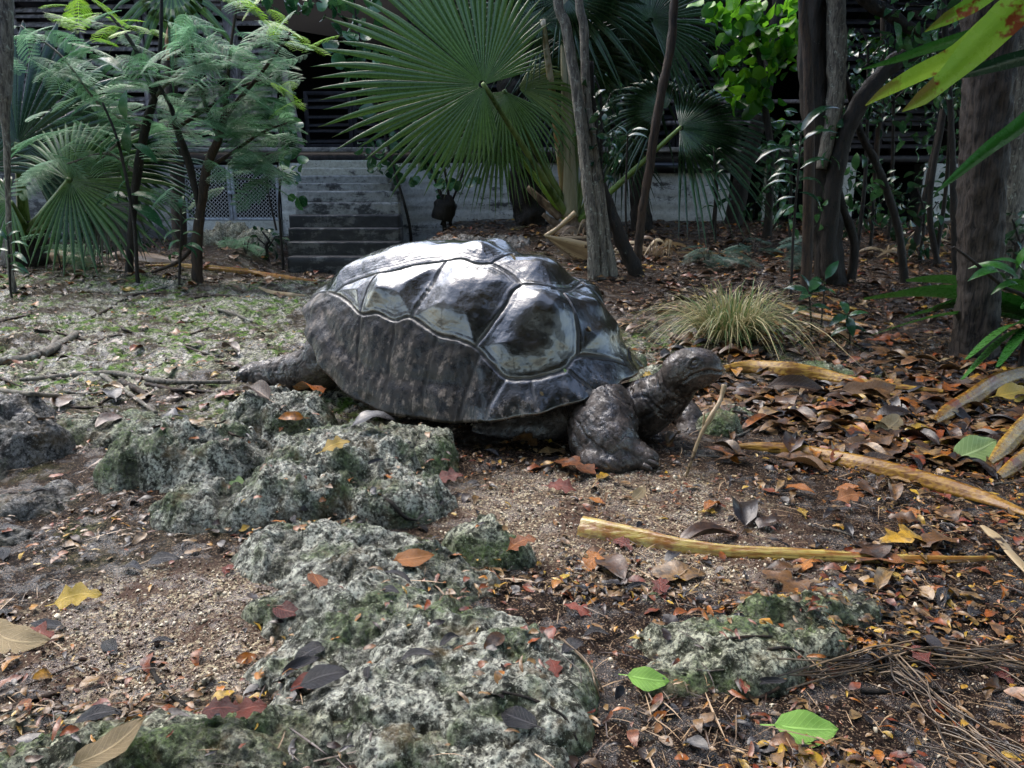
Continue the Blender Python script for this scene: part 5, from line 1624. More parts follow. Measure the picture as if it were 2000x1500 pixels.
for k_, (lb, pts, Yk) in enumerate([('short brown leaning stem touching the thick dark tree', [(1668, 478, 15), (1642, 392, 15), (1628, 300, 12), (1622, 210, 8)], 6.0),
        ('thin pole-like stem rising behind the crooked dark tree', [(1832, 520, 11), (1815, 400, 10), (1838, 250, 9), (1862, 130, 8), (1870, -20, 8)], 6.6),
        ('grey thin stem leaning left in the dark thicket', [(1790, 470, 14), (1825, 300, 12), (1850, 180, 10), (1880, 60, 9)], 7.4),
        ('pale thin stem far back in the right thicket', [(1700, 450, 10), (1712, 300, 9), (1722, 150, 8), (1725, -20, 8)], 8.6),
        ('straight thin dark stem close left of the furrowed trunk', [(1868, 560, 13), (1862, 400, 12), (1858, 240, 11), (1846, 60, 10), (1840, -40, 10)], 5.4)]):
    b0 = P(pts[0][0], pts[0][1], Yk)
    o = thing('thin_tree', lb, 'tree', b0)
    trunk('trunk', o, pts, Yk, B_DARK if k_ != 3 else B_BROWN, rough=.3, seed=k_ + 50)
    bd = B()
    tp_ = P(*pts[-1][:2], Yk)
    for _ in range(5):
        q = P(pts[-2][0] + random.uniform(-60, 60), pts[-2][1] + random.uniform(-60, 120), Yk + random.uniform(-.3, .3))
        scatter_leaves(bd, 14, q, (.22, .2, .16), .12, T_LEAF, up=.8, droop=.5)
    bd.part('crown', o, L_DARK if k_ % 2 else L_HEART)
t14 = thing('edge_tree', 'pale trunk at the top left corner with a snapped brown stub', 'tree', P(8, 520, 5.6))
trunk('trunk', t14, [(20, 520, 10), (16, 400, 9), (12, 260, 12), (6, 190, 26), (8, 90, 27), (10, -60, 28)], 5.6, B_LICHEN, rough=.25)

# forest beyond and around the house, and behind the camera
def forest_tree(label, x, y, hh, r, n, size=.26, mat=L_CAN, group='forest trees around the clearing', trunk_r=.10):
    z0 = float(gbase(x, y)) if y > 0 else 0
    o = thing('forest_tree', label, 'tree', (x, y, z0), group)
    V, Q, T = tube([[x, y, z0 - .2], [x + random.uniform(-.2, .2), y, z0 + hh * .5], [x + random.uniform(-.3, .3), y, z0 + hh * .9]], [trunk_r * 1.3, trunk_r, trunk_r * .5], 30, 12, rough=.25, seed=int(x * 7))
    part('trunk', o, V, [Q, T], B_DARK, smooth=True)
    bd = B()
    for _ in range(7):
        c = (x + random.gauss(0, r * .5), y + random.gauss(0, r * .5), z0 + hh * random.uniform(.45, 1.0))
        scatter_leaves(bd, n // 7, c, (r * .6, r * .6, r * .45), size, T_LEAF, up=.8, droop=.4)
    bd.part('crown', o, mat)
ORD = ['nearest', 'second nearest', 'third nearest', 'fourth nearest', 'fifth nearest', 'sixth nearest', 'farthest']
for (x, y, hh, r, n) in [(8.5, 13, 5, 2.0, 1500), (7.6, 9.5, 4.5, 1.6, 1500), (11, 11, 6, 2.4, 1500), (6.2, 7.5, 4.5, 1.4, 1300), (9, 16, 7, 2.6, 1500), (6.0, 4.5, 4.5, 1.5, 1300), (12.5, 15, 8, 3, 1500), (-9.6, 8, 5, 1.8, 1300), (-7.5, 5, 5, 1.6, 1100)]:
    forest_tree('dark forest tree in the thicket right of the house, ' + ORD[sorted([4.5, 7.5, 9.5, 11, 13, 15, 16]).index(y)] + ' to the clearing' if x > 0 else 'dark forest tree beyond the left picture edge, ' + ('farther' if y == 8 else 'nearer') + ' one', x, y, hh, r, n, group='forest trees right of the house' if x > 0 else 'forest trees left of the clearing')
for (x, y, hh, r, n) in [(-4.2, -2.0, 5.5, 2.4, 5000), (-1.4, -3.4, 6.0, 2.6, 6000), (1.6, -3.0, 5.5, 2.6, 6000), (4.2, -.6, 5.0, 2.2, 5000), (-6.2, 1.0, 5.0, 1.9, 3000), (.2, -5.0, 4.0, 2.6, 5000)]:  # unseen trees, crowns made dense to darken reflections on the shell flank
    forest_tree('dark leafy tree behind the viewer, ' + {-4.2: 'second from the left', -1.4: 'third from the left', 1.6: 'third from the right', 4.2: 'rightmost', -6.2: 'leftmost', .2: 'rearmost'}[x], x, y, hh, r, n, size=.30, group='trees behind the viewer')

# ------------------------------------------------------------------ palm leaves near the camera at the right, low palm on the ground
def blade(px, Y, wmax_px, tipside='start', fold=.25, wprof=None, sag=0.0, face=None):
    """a long palm segment through pixel points (u, v, width px) at distance(s) Y"""
    Ys = [Y] * len(px) if np.isscalar(Y) else Y
    p = np.array([P(u, v, y) for (u, v, w), y in zip(px, Ys)])
    r = np.array([w * .5 * mpp(y) for (u, v, w), y in zip(px, Ys)])
    n = 26
    c, w = smoothpath(p, r, n)
    T = np.gradient(c, axis=0); T /= np.linalg.norm(T, axis=1)[:, None]
    vd = np.array([0, 0, CAM_H]) - c if face is None else np.tile(np.array(face, float), (n, 1))
    vd /= np.linalg.norm(vd, axis=1)[:, None]
    lat = np.cross(T, vd); lat /= np.linalg.norm(lat, axis=1)[:, None]
    nn = np.cross(lat, T)
    V = np.stack([c - lat * w[:, None], c - lat * w[:, None] * .5 + nn * w[:, None] * fold * .5, c + nn * w[:, None] * fold, c + lat * w[:, None] * .5 + nn * w[:, None] * fold * .5, c + lat * w[:, None]], 1).reshape(-1, 3)
    return V, grid_faces(n, 5)

near = thing('palm_frond', 'yellow-green palm leaf with burnt brown tips reaching in from the top right', 'palm leaf', P(2150, -60, 2.2))
_t = L_SPOT.node_tree; hN = N('tmp'); hN.m = L_SPOT; hN.t = _t; hN.b = _t.nodes['Principled BSDF']; hN.tc = hN.n('TexCoord')
_src = hN.b.inputs['Base Color'].links[0].from_socket
_f = hN.ramp(hN.math('MULTIPLY_ADD', hN.noise(hN.tc.outputs['Object'], 26, 5, .7), .9, hN.attr('tip')), [(.92, 0.0), (1.06, 1.0)])
_c2 = hN.mix(_f, _src, (.10, .030, .014))
hN.l(_c2, hN.b.inputs['Base Color'])
for k_, (px, Yb, mt) in enumerate([([(1806, 62, 2), (1850, 36, 22), (1900, 8, 30), (1960, -30, 28), (2060, -80, 20)], 2.25, L_SPOT),
        ([(1682, 136, 2), (1750, 116, 12), (1820, 92, 18), (1920, 62, 24), (2000, 30, 26), (2090, -40, 18)], 2.15, L_LOWP),
        ([(1690, 206, 2), (1730, 178, 20), (1790, 145, 30), (1870, 105, 36), (1950, 40, 46), (2080, -60, 26)], 2.0, L_SPOT),
        ([(1762, 218, 2), (1800, 192, 26), (1850, 150, 34), (1900, 100, 52), (1970, 30, 62), (2080, -80, 34)], 1.9, L_SPOT),
        ([(1826, 378, 2), (1870, 340, 14), (1930, 290, 24), (2000, 238, 30), (2100, 150, 26)], 1.95, L_LOWP),
        ([(1850, 154, 2), (1900, 140, 18), (1960, 122, 26), (2040, 100, 28), (2120, 60, 20)], 2.3, L_FAN_D)]):
    V, Q = blade(px, Yb, 0)
    part('leaf_segment', near, V, Q, mt, smooth=False, attrs={'tip': np.repeat(np.clip(1 - np.linspace(0, 1, 26) * 1.7, 0, 1), 5)}, label='segment with a burnt brown tip' if mt is L_SPOT else None)
V, Q, T = tube([P(2080, -70, 2.05), P(2160, -140, 2.2), P(2300, -260, 2.5)], [.012, .014, .016], 14, 8); part('petiole', near, V, [Q, T], B_PETI)

low = thing('low_palm', 'low green palm leaf lying among fallen leaves around the furrowed trunk', 'palm leaf', Gp(2060, 690) + (0,))
hx0, hy0 = Gp(2050, 680)
hub = np.array([hx0, hy0, .10])
bd = B()
for (u, v, Yk, w) in [(1686, 584, 3.95, .075), (1735, 575, 4.1, .08), (1820, 600, 3.7, .09), (1765, 620, 3.7, .07), (1770, 548, 4.3, .08), (1700, 655, 3.45, .03), (1890, 700, 2.85, .07), (1950, 715, 2.75, .06), (1880, 740, 2.75, .05), (1940, 560, 3.9, .08), (2000, 600, 3.2, .08)]:
    tip = P(u, v, Yk); tip[2] = max(tip[2], .015)
    n = 16; t = np.linspace(0, 1, n)[:, None]
    c = hub * (1 - t) + tip * t; c[:, 2] += .10 * np.sin(np.pi * t[:, 0]) ** 1
    X = tip - hub; X /= np.linalg.norm(X); lat = np.cross([0, 0, 1], X); lat /= np.linalg.norm(lat)
    lat = lat * .8 + np.array([0, 0, .5])
    ww = w * .85 * np.sin(np.pi * np.clip(t * .86 + .10, 0, 1)) ** .7
    V = np.stack([c - lat * ww, c - [0, 0, 1] * ww * .3, c + lat * ww], 1).reshape(-1, 3)
    bd.add(V, grid_faces(n, 3), None, random.random())
bd.part('frond', low, L_LOWP)
bd = B(); V, Q, T = tube([hub, hub + [.3, -.05, .05], hub + [.7, -.1, -.12]], [.010, .012, .014], 12, 8); bd.add(V, Q, T); bd.part('petiole', low, B_PETI)

# ------------------------------------------------------------------ grass tussock
gxx, gyy = Gp(1425, 672)
gzz, _ = drop(gxx, gyy)
bd = B()
for i in range(800):
    a = random.uniform(0, 2 * math.pi); q = random.random() ** .7
    b0 = np.array([gxx + .16 * q * math.cos(a), gyy + .12 * q * math.sin(a), gzz - .01])
    L = random.uniform(.17, .50); outw = random.uniform(.15, 1.3)
    a2 = a + random.gauss(0, .45)
    d = np.array([math.cos(a2) * outw, math.sin(a2) * outw, 0])
    n = 8; t = np.linspace(0, 1, n)
    d = d + np.array([random.gauss(0, .12), random.gauss(0, .12), 0])
    c = b0 + d * (L * t ** 1.2)[:, None] + np.array([0, 0, 1]) * (L * (1.35 * t - (.55 + .65 * outw) * t ** 2))[:, None]
    c[:, 2] = np.maximum(c[:, 2], gzz + .004)
    w = random.uniform(.0022, .0042) * (1 - t ** 2 * .9)
    la = np.array([-math.sin(a2), math.cos(a2), 0]) + np.array([.5, 0, .2]) * random.uniform(-1, 1); la /= np.linalg.norm(la)
    V = np.stack([c - la * w[:, None], c + la * w[:, None]], 1).reshape(-1, 3)
    bd.add(V, grid_faces(n, 2), None, min(.98, max(0.0, random.gauss(.62 - .25 * (L > .27), .28))))
bd.solo('grass_tussock', 'tussock of straw-coloured and green grass behind the tortoise head', 'grass tuft', L_GRASS)

# ------------------------------------------------------------------ fallen leaves, strips, sticks, gravel
def lm(name, c1, c2, rough=.18, trans=.12, spots=None):
    return leaf_mat(name, c1, c2, rough + .06, trans, spots, scale=26, spec=.5, spread=.7, bump=.5, veined=True)
F_BLACK = lm('black_wet_leaf', (.005, .005, .007), (.022, .020, .024), .13)
F_BROWN = lm('brown_wet_leaf', (.040, .019, .009), (.15, .080, .032), .2, spots=((.02, .012, .01), 40, .60))
F_TAN = lm('tan_wet_leaf', (.15, .105, .045), (.34, .25, .12), .3, spots=((.07, .04, .02), 40, .62))
F_ORANGE = lm('orange_wet_leaf', (.19, .055, .012), (.38, .14, .025), .16, spots=((.08, .02, .01), 40, .60))
F_RED = lm('red_brown_wet_leaf', (.07, .012, .008), (.22, .045, .022), .16)
F_YELLOW = lm('yellow_wet_leaf', (.30, .18, .02), (.50, .34, .045), .2, spots=((.20, .09, .02), 40, .62))
F_GREEN = lm('lime_fallen_leaf', (.22, .46, .06), (.34, .60, .12), .3, .2, spots=((.05, .09, .02), 60, .66))
F_PGREEN = lm('pale_green_fallen_leaf', (.24, .36, .12), (.38, .50, .22), .4, .2, spots=((.08, .12, .05), 70, .62))
GOLD = leaf_mat('golden_wet_strip', (.32, .17, .02), (.60, .40, .08), .32, .15, spots=((.22, .055, .015), 6, .56), scale=6, spec=.4)
GOLD_P = leaf_mat('pale_golden_strip', (.46, .34, .08), (.72, .66, .30), .16, .15, spots=((.26, .06, .015), 5, .58), scale=5, spec=.7)
for _g, _dk in ((GOLD, (.13, .05, .012)), (GOLD_P, (.26, .10, .02))):
    hN = N('tmp'); hN.m = _g; hN.t = _g.node_tree; hN.b = hN.t.nodes['Principled BSDF']; hN.tc = hN.n('TexCoord')
    _v = hN.coord((2.2, 1, 1)); _mp = hN.n('Mapping'); _mp.inputs['Scale'].default_value = (1.5, 110, 110); hN.l(hN.tc.outputs['Object'], _mp.inputs['Vector'])
    _st = hN.noise(_mp.outputs[0], 1.0, 5, .6)
    _src = hN.b.inputs['Base Color'].links[0].from_socket
    _c = hN.mix(hN.ramp(_st, [(.40, .85), (.56, 0.0)]), _src, _dk)
    _c = hN.mix(hN.ramp(hN.noise(_v, 9, 5, .7), [(.50, 0.0), (.62, .75)]), _c, _dk)
    hN.l(_c, hN.b.inputs['Base Color']); hN.bump([(_st, .7, .003)])
m = N('leaf_litter_mix')
v = m.coord(); r = m.rnd()
c = m.ramp(r, [(0, (.006, .006, .007)), (.22, (.018, .012, .010)), (.42, (.060, .028, .012)), (.60, (.14, .070, .025)), (.74, (.24, .15, .06)), (.84, (.16, .032, .012)), (.92, (.34, .12, .015)), (.97, (.40, .25, .03))])
n1 = m.noise(v, 40, 5, .7)
c = m.mix(m.ramp(n1, [(.44, 0.0), (.62, .8)]), c, (.006, .004, .004))
m.bump([(n1, .5, .004)])
F_MIX = m.set(c, m.ramp(n1, [(.35, .22), (.7, .55)]), .45)

LT = []
for s_ in range(6): LT.append(leaf_tpl(9, .20 + .03 * (s_ % 3), .05, .10 + .22 * (s_ % 2), tip=1.3, wave=.035, seed=s_, ragged=.15, side=.05 * (s_ - 3)))
LR = [leaf_tpl(13, .24, .05, .18, tip=1.2, wave=.05, seed=20 + s_, lobes=3, ragged=.35, side=.06) for s_ in range(5)]
LN = [leaf_tpl(8, .10, .03, .22, tip=1.6, wave=.03, seed=40 + s_, side=.08 * (s_ - 1)) for s_ in range(3)]
LCURL = []
for s_ in range(4):                       # rolled dry leaves
    V, Q = leaf_tpl(9, .22, .0, .3, tip=1.2, seed=60 + s_)
    a = V[:, 1] / .22
    rad = .11 + .03 * s_
    V = np.stack([V[:, 0], rad * np.sin(a * 1.6), V[:, 2] * .6 + rad * (1 - np.cos(a * 1.6))], -1)
    LCURL.append((V, Q))
LX = []
def finer(t):                             # more columns so a leaf bends, with a stalk
    V, Q = t
    n = len(V) // 3
    G = V.reshape(n, 3, 3)
    W = np.stack([G[:, 0], (G[:, 0] + G[:, 1]) / 2, G[:, 1], (G[:, 1] + G[:, 2]) / 2, G[:, 2]], 1)
    W[:, 1, 2] += .012; W[:, 3, 2] += .012
    V2 = W.reshape(-1, 3)
    s0 = W[0, 2]
    st = np.array([s0 + [-.22, .01, -.03], s0 + [-.22, -.01, -.03], s0 + [.02, -.012, .004], s0 + [.02, .012, .004]])
    LX.append((np.concatenate([np.repeat(np.linspace(0, 1, n), 5), [0] * 4]), np.concatenate([np.tile([1, 2 - .5, 2, 2.5, 3], n), [2] * 4])))
    return np.vstack([V2, st]), np.vstack([grid_faces(n, 5), [[len(V2), len(V2) + 1, len(V2) + 2, len(V2) + 3]]])
ALLT = [finer(t) for t in LT + LR + LN + LCURL]

def place_many(bd, xs, ys_, size, tpls, tilt=.28, lift=.004, tints=None, rocky=1.0):
    n = len(xs)
    dr = [drop(x, y) for x, y in zip(xs, ys_)]
    z = np.array([d[0] for d in dr]); nn = np.array([d[1] for d in dr])
    keep = np.ones(n, bool)
    if rocky < 1:
        keep = (z < gz(xs, ys_) + .018) | (rng.random(n) < rocky)
    a = rng.uniform(0, 6.283, n)
    size = np.broadcast_to(size, (n,))
    up = nn * .6 + np.stack([rng.normal(0, tilt, n), rng.normal(0, tilt, n), np.full(n, .6)], -1)
    X, Y, Z = frames(np.stack([np.cos(a), np.sin(a), rng.normal(0, tilt * .5, n)], -1), up)
    pos = np.stack([xs, ys_, z + lift + rng.random(n) * .01], -1) - X * size[:, None] * .5
    tt = rng.uniform(0, .999, n) if tints is None else np.asarray(tints)
    pick = rng.integers(0, len(tpls), n)
    for k in range(len(tpls)):
        m_ = (pick == k) & keep
        if m_.any():
            V, Q = inst(tpls[k][0], tpls[k][1], pos[m_], X[m_], Y[m_], Z[m_], size[m_])
            bd.add(V, Q, None, np.repeat(tt[m_], len(tpls[k][0])))

def cand(n, x0, x1, y0, y1, dens, edge=.1):
    X_, Y_ = [], []
    c_ = 0
    while c_ < n:
        y = y0 * np.exp(rng.random(4000) * math.log(y1 / y0)); x = rng.uniform(-1, 1, 4000) * (.72 * y + edge)
        m_ = rng.random(4000) < dens(x, y)
        X_.append(x[m_]); Y_.append(y[m_]); c_ += int(m_.sum())
    return np.concatenate(X_)[:n], np.concatenate(Y_)[:n]

def in_shell(x, y, m_=1.0):
    x, y = np.asarray(x, float), np.asarray(y, float)
    l = w2t(np.stack([x, y, x * 0], -1))
    foot = ((x - .60) / .26) ** 2 + ((y - 2.20) / .24) ** 2 < 1
    return ((l[..., 0] / (TL / 2)) ** 2 + (l[..., 1] / (TW / 2)) ** 2 < m_) | foot
def dens_big(x, y):
    right = sst(.35, 1.0, x - .05 * (y - 2))
    r_ = right * np.where(y > 2.0, .9, .25) * (.35 + .65 * sst(.35, .6, vn(xyz(x * 2.2, y * 2.2), 15)))
    back = .7 * sst(5.0, 6.5, y) * np.where(x > -.9, 1.0, .55)
    r_ = np.where((y < 1.95) & (np.abs(x) < .72 * y + .15), 0, r_)
    b = np.where((x < .2) & (y < 2.3), np.where(y < 1.95, 0, .04), .03)
    return np.where(in_shell(x, y, .9), .02, np.clip(np.maximum(np.maximum(r_, back), b), 0, 1))
xs, ys_ = cand(7800, 0, 0, 1.3, 9.8, dens_big, 1.3)
bd = B(); place_many(bd, xs, ys_, np.clip(rng.normal(.085, .035, len(xs)), .03, .17), ALLT, .14, tints=np.clip(rng.beta(1.0, 1.9, len(xs)), 0, .98), rocky=.35)
V, F = bd.out()
o = link('leaf_litter', mesh('leaf_litter', V, F, F_MIX, tint=np.concatenate(bd.tt))); o['kind'] = 'stuff'; o['label'] = 'wet dark fallen leaves matted over the forest floor'; o['category'] = 'leaf litter'

def dens_crumb(x, y):
    s_, m_ = zones(x, y)
    base = np.where(x > .1, .42, .22)
    clump = sst(.45, .68, vn(np.stack([x * 5, y * 5, x * 0 + 3.3], -1), 5))
    d_ = np.clip((.12 + clump) * base * (1 - .75 * s_) * np.where((y < 1.3) & (x > .2), 1.5, 1), 0, 1)
    return np.where(in_shell(x, y, .8), .05, d_)
xs, ys_ = cand(34000, 0, 0, .60, 6.0, dens_crumb, .9)
bd = B(); place_many(bd, xs, ys_, np.clip(rng.lognormal(-4.05, .45, len(xs)), .006, .045), [(t[0], t[1]) for t in LT[:3] + LN], .4, .001, np.clip(rng.beta(.9, 2.4, len(xs)), 0, .97), rocky=.25)
V, F = bd.out()
o = link('leaf_crumbs', mesh('leaf_crumbs', V, F, F_MIX, tint=np.concatenate(bd.tt))); o['kind'] = 'stuff'; o['label'] = 'small black and brown bits of rotting leaf over the ground'; o['category'] = 'leaf litter'

# needles and short twigs
bd = B()
xs, ys_ = cand(7000, 0, 0, .60, 5.5, lambda x, y: np.where(x > .15, .9, .25), .9)
ntw = leaf_tpl(5, .016, 0, .25)
place_many(bd, xs, ys_, np.clip(rng.lognormal(-3.3, .5, len(xs)), .012, .10), [leaf_tpl(3, .014, .01, .03), leaf_tpl(4, .02, .01, .06, side=.03), leaf_tpl(4, .012, 0, .10, side=-.05)], .12, .001, np.clip(rng.beta(1.1, 2.0, len(xs)), 0, .98), rocky=.2)
V, F = bd.out()
_tm = leaf_mat('straw_and_brown_bits', (.035, .018, .012), (.34, .23, .13), .4, 0, spread=.95)
o = link('fine_twigs', mesh('fine_twigs', V, F, _tm, tint=np.concatenate(bd.tt))); o['kind'] = 'stuff'; o['label'] = 'fine straw and twig bits scattered over the ground'; o['category'] = 'twigs'

# gravel
ico = np.array([[0, 0, 1], [.9, 0, .3], [.28, .85, .3], [-.72, .52, .3], [-.72, -.52, .3], [.28, -.85, .3], [.72, .52, -.4], [-.28, .85, -.4], [-.9, 0, -.4], [-.28, -.85, -.4], [.72, -.52, -.4], [0, 0, -1]])
icf = np.array([[0, 1, 2], [0, 2, 3], [0, 3, 4], [0, 4, 5], [0, 5, 1], [1, 6, 2], [2, 7, 3], [3, 8, 4], [4, 9, 5], [5, 10, 1], [6, 7, 2], [7, 8, 3], [8, 9, 4], [9, 10, 5], [10, 6, 1]])
def dens_gr(x, y):
    s_, m_ = zones(x, y)
    return np.clip(.12 + .9 * s_ + .35 * m_, 0, 1)
ng = 13000
xs, ys_ = cand(ng, 0, 0, .80, 4.5, dens_gr)
zs = gz(xs, ys_)
sz = np.clip(rng.lognormal(-6.0, .42, ng), .0012, .011)
A = rng.normal(size=(ng, 3)); X, Y, Z = frames(A, rng.normal(size=(ng, 3)))
V, T = inst(ico * [1, .8, .6], icf, np.stack([xs, ys_, zs + sz * .2], -1), X, Y, Z, sz)
V = V + rng.normal(size=V.shape) * np.repeat(sz, 12)[:, None] * .16
_tm = leaf_mat('grit_grains', (.10, .06, .045), (.60, .52, .38), .35, 0, spread=.95)
o = link('gravel', mesh('gravel', V, T, _tm, tint=np.repeat(rng.uniform(0, .99, ng), 12))); o['kind'] = 'stuff'; o['label'] = 'coarse coral sand and small pebbles'; o['category'] = 'gravel'

# single leaves, each its own object
def region(x, y):
    u, v = 1000 + FPX * x / (y * .97 + .18), 0
    if y > 5.6: return 'on the dark forest floor at the back'
    if x > .25 and y > 3.0: return 'on the forest floor behind the tortoise head'
    if x > .45 and y > 1.9: return 'in the litter right of the tortoise'
    if x > .3 and y < 1.35: return 'in the lower right foreground'
    if x > .1 and y < 2.2: return 'on or around the sandy patch'
    if x < -.35 and y < 1.45: return 'in the lower left foreground'
    if y < 1.35: return 'on the rock in the bottom middle'
    if x < 0 and y < 2.5: return 'on and around the big boulder'
    if x < 0: return 'on the mossy ground at the left'
    return 'close beside the tortoise'
LM = [(470, 945, 'pale green leaf on the boulder'), (655, 880, 'crinkled golden leaf'), (152, 1180, 'yellow ragged leaf'), (810, 1100, 'orange leaf on the bedrock'), (1265, 1335, 'lime leaf beside the bedrock'), (1572, 1435, 'flecked lime leaf'), (45, 1250, 'mottled leaf at the left edge'), (945, 1060, 'mossy outcrop'), (1170, 1050, 'cut end of the pale golden strip'), (1400, 1085, 'middle of the pale golden strip'), (1780, 1100, 'thin end of the pale golden strip'), (1230, 915, 'tortoise front foot'), (1350, 920, 'dry stalk'), (1530, 890, 'left end of the long golden strip'), (1800, 955, 'long golden strip at the right'), (1900, 900, 'speckled green leaf at the right edge'), (1730, 845, 'tan folded leaf'), (1690, 770, 'broad brown glossy leaf'), (1560, 740, 'golden sheath strip'), (1420, 660, 'grass tussock'), (1900, 690, 'furrowed trunk'), (1583, 630, 'low glossy seedling'), (1550, 1220, 'long mossy rock'), (1290, 1165, 'small mossy stone'), (1800, 1310, 'straw bundle'), (1660, 980, 'spotted orange leaf'), (200, 840, 'mossy green boulder'), (40, 870, 'dark boulder'), (405, 845, 'small pale rock'), (300, 748, 'long pale branch'), (100, 690, 'forked root'), (480, 750, 'hind foot'), (635, 1345, 'black curled leaf on the bedrock'), (450, 1402, 'red leaves at the bottom left'), (215, 1460, 'golden brown leaf at the bottom left'), (320, 1105, 'grey-black leaf on the sand'), (600, 1010, 'front of the big boulder'), (1180, 545, 'pale slim trunks'), (1620, 545, 'thick dark trunk'), (1765, 548, 'crooked thin tree'), (900, 1290, 'middle of the lower bedrock'), (1100, 1440, 'crooked twig on the bedrock'), (1690, 1352, 'dark thick stick'), (960, 960, 'shell edge on the sand'), (1820, 1440, 'short straw bundle'), (1090, 955, 'dark red leaf on the sand')]
def to_px(x, y, z):
    dz = z - CAM_H; d = y * math.cos(PITCH) - dz * math.sin(PITCH); u_ = y * math.sin(PITCH) + dz * math.cos(PITCH)
    return 1000 + FPX * x / d, 750 - FPX * u_ / d
def whereis(x, y, z):
    u, v = to_px(x, y, z)
    b_ = min(LM, key=lambda q: (q[0] - u) ** 2 + (1.6 * (q[1] - v)) ** 2)
    du_, dv_ = u - b_[0], 1.6 * (v - b_[1])
    far = math.hypot(du_, dv_)
    if abs(du_) > 2.2 * abs(dv_): d = 'left of' if du_ < 0 else 'right of'
    elif abs(dv_) > 2.2 * abs(du_): d = 'behind' if dv_ < 0 else 'in front of'
    else: d = ('behind and ' if dv_ < 0 else 'in front and ') + ('left of' if du_ < 0 else 'right of')
    return ('close ' if far < 45 else '' if far < 100 else 'well ') + d + ' the ' + b_[2]
KINDS_ = [('brown', F_BROWN, [0, 1, 2, 3, 4, 15, 16, 17], 'curled brown'), ('black', F_BLACK, [0, 3, 4, 5, 11, 12, 14, 15, 16], 'crumpled black wet'), ('red', F_RED, [6, 0, 8, 1, 2, 10], 'wet red-brown'),
          ('orange', F_ORANGE, [0, 7, 2, 9, 1, 3, 15], 'wet orange'), ('tan', F_TAN, [0, 1, 2, 11, 12, 14], 'pale tan'), ('yellow', F_YELLOW, [6, 8, 9, 2], 'small yellow')]
protos = {}
def single(kind_i, tpl_i, x, y, s, tilt=.2, lift=.004, label=None, mat=None, X=None, up=None, group=True, z=None):
    nm, mt, _, lab = KINDS_[kind_i]
    mt = mat or mt
    key = (mt.name, tpl_i)
    if key not in protos:
        protos[key] = mesh('fallen_leaf', ALLT[tpl_i][0] - [.5, 0, 0], ALLT[tpl_i][1], mt, attrs={'lx': LX[tpl_i][0], 'ly': LX[tpl_i][1]}, smooth=True)
    o = link('fallen_leaf', protos[key])
    zz, nn = drop(x, y)
    if z is not None: zz = z
    if X is None:
        a = random.uniform(0, 6.283)
        X = np.array([[math.cos(a), math.sin(a), random.gauss(0, .15)]])
    if up is None:
        up = nn * .5 + np.array([random.gauss(0, tilt), random.gauss(-.15, tilt), .6])
    X, Y, Z = frames(np.atleast_2d(X), np.atleast_2d(up))
    M = Matrix(((X[0][0], Y[0][0], Z[0][0]), (X[0][1], Y[0][1], Z[0][1]), (X[0][2], Y[0][2], Z[0][2]))).to_4x4()
    M = M @ Matrix.Scale(s, 4)
    M.translation = Vector((x, y, zz + lift + .03 * s))
    o.matrix_world = M
    lb_ = label or (('little ' if s < .05 else '' if s < .11 else 'big ') + lab + ' leaf ' + whereis(x, y, zz))
    if len(lb_.split()) > 16: lb_ = ' '.join(w_ for w_ in lb_.split() if w_ not in ('little', 'big', 'well', 'close', 'wet', 'ragged'))
    o['label'] = lb_; o['category'] = 'leaf'
    if group and label is None: o['group'] = nm + ' fallen leaves'
    return o
def scatter_single(kind_i, n, y0, y1, dens, s0, s1):
    xs, ys_ = cand(n, 0, 0, y0, y1, dens)
    for x, y in zip(xs, ys_):
        if in_shell(x, y, .95): continue
        single(kind_i, random.choice(KINDS_[kind_i][2]), x, y, random.uniform(s0, s1))
rightd = lambda x, y: sst(.2, .8, x) * np.where(y > 1.9, 1, .25) + .01
scatter_single(0, 56, 1.95, 4.2, rightd, .08, .15)
scatter_single(4, 22, 2.0, 4.5, rightd, .06, .12)
scatter_single(1, 62, .88, 2.4, lambda x, y: np.where((x < 0) | (y < 1.3), .8, .3), .025, .07)
scatter_single(2, 26, .9, 3.4, lambda x, y: np.where(x > 0, .9, .35), .03, .07)
scatter_single(3, 34, 1.1, 4.2, lambda x, y: np.where(x > .15, .9, .15), .035, .085)
scatter_single(5, 16, 1.1, 3.6, lambda x, y: np.where(x > .1, .9, .2), .03, .055)

def hero(u0, v0, u1, v1, kind_i, tpl_i, label, mat=None, tocam=.5, lift=.006):
    c, _ = drop_px((u0 + u1) / 2, (v0 + v1) / 2)
    a, b_ = P(u0, v0, c[1]), P(u1, v1, c[1])
    d = b_ - a
    s = max(np.linalg.norm(d), .012)
    X = np.array([d[0], d[2] * .85, d[2] * .5])
    return single(kind_i, tpl_i, c[0], c[1], s, X=X[None], up=np.array([[0, -tocam, 1.0]]), label=label, mat=mat, lift=lift + .03 * s, z=c[2])
hero(446, 925, 494, 962, 0, 0, 'pale green oval leaf lying on the big grey boulder', F_PGREEN, .9)
hero(632, 892, 682, 868, 5, 7, 'crinkled golden yellow leaf lying on the big grey boulder', None, .8)
hero(112, 1190, 196, 1172, 5, 8, 'bright yellow ragged leaf on the gritty sand at the left', None, .8)
hero(770, 1105, 848, 1092, 3, 1, 'orange curled leaf on the bedrock in the middle foreground', None, .8)
hero(1226, 1330, 1306, 1340, 5, 2, 'lime green leaf beside the bedrock in the bottom middle', F_GREEN, .9)
hero(1512, 1430, 1634, 1436, 5, 2, 'bright lime leaf with black flecks near the bottom right edge', F_GREEN, .8)
hero(-30, 1235, 118, 1262, 4, 0, 'large mottled yellow-brown leaf at the left edge', F_TAN, .6)
hero(590, 1350, 680, 1326, 1, 4, 'large black wet curled leaf on the lower bedrock', None, .6)
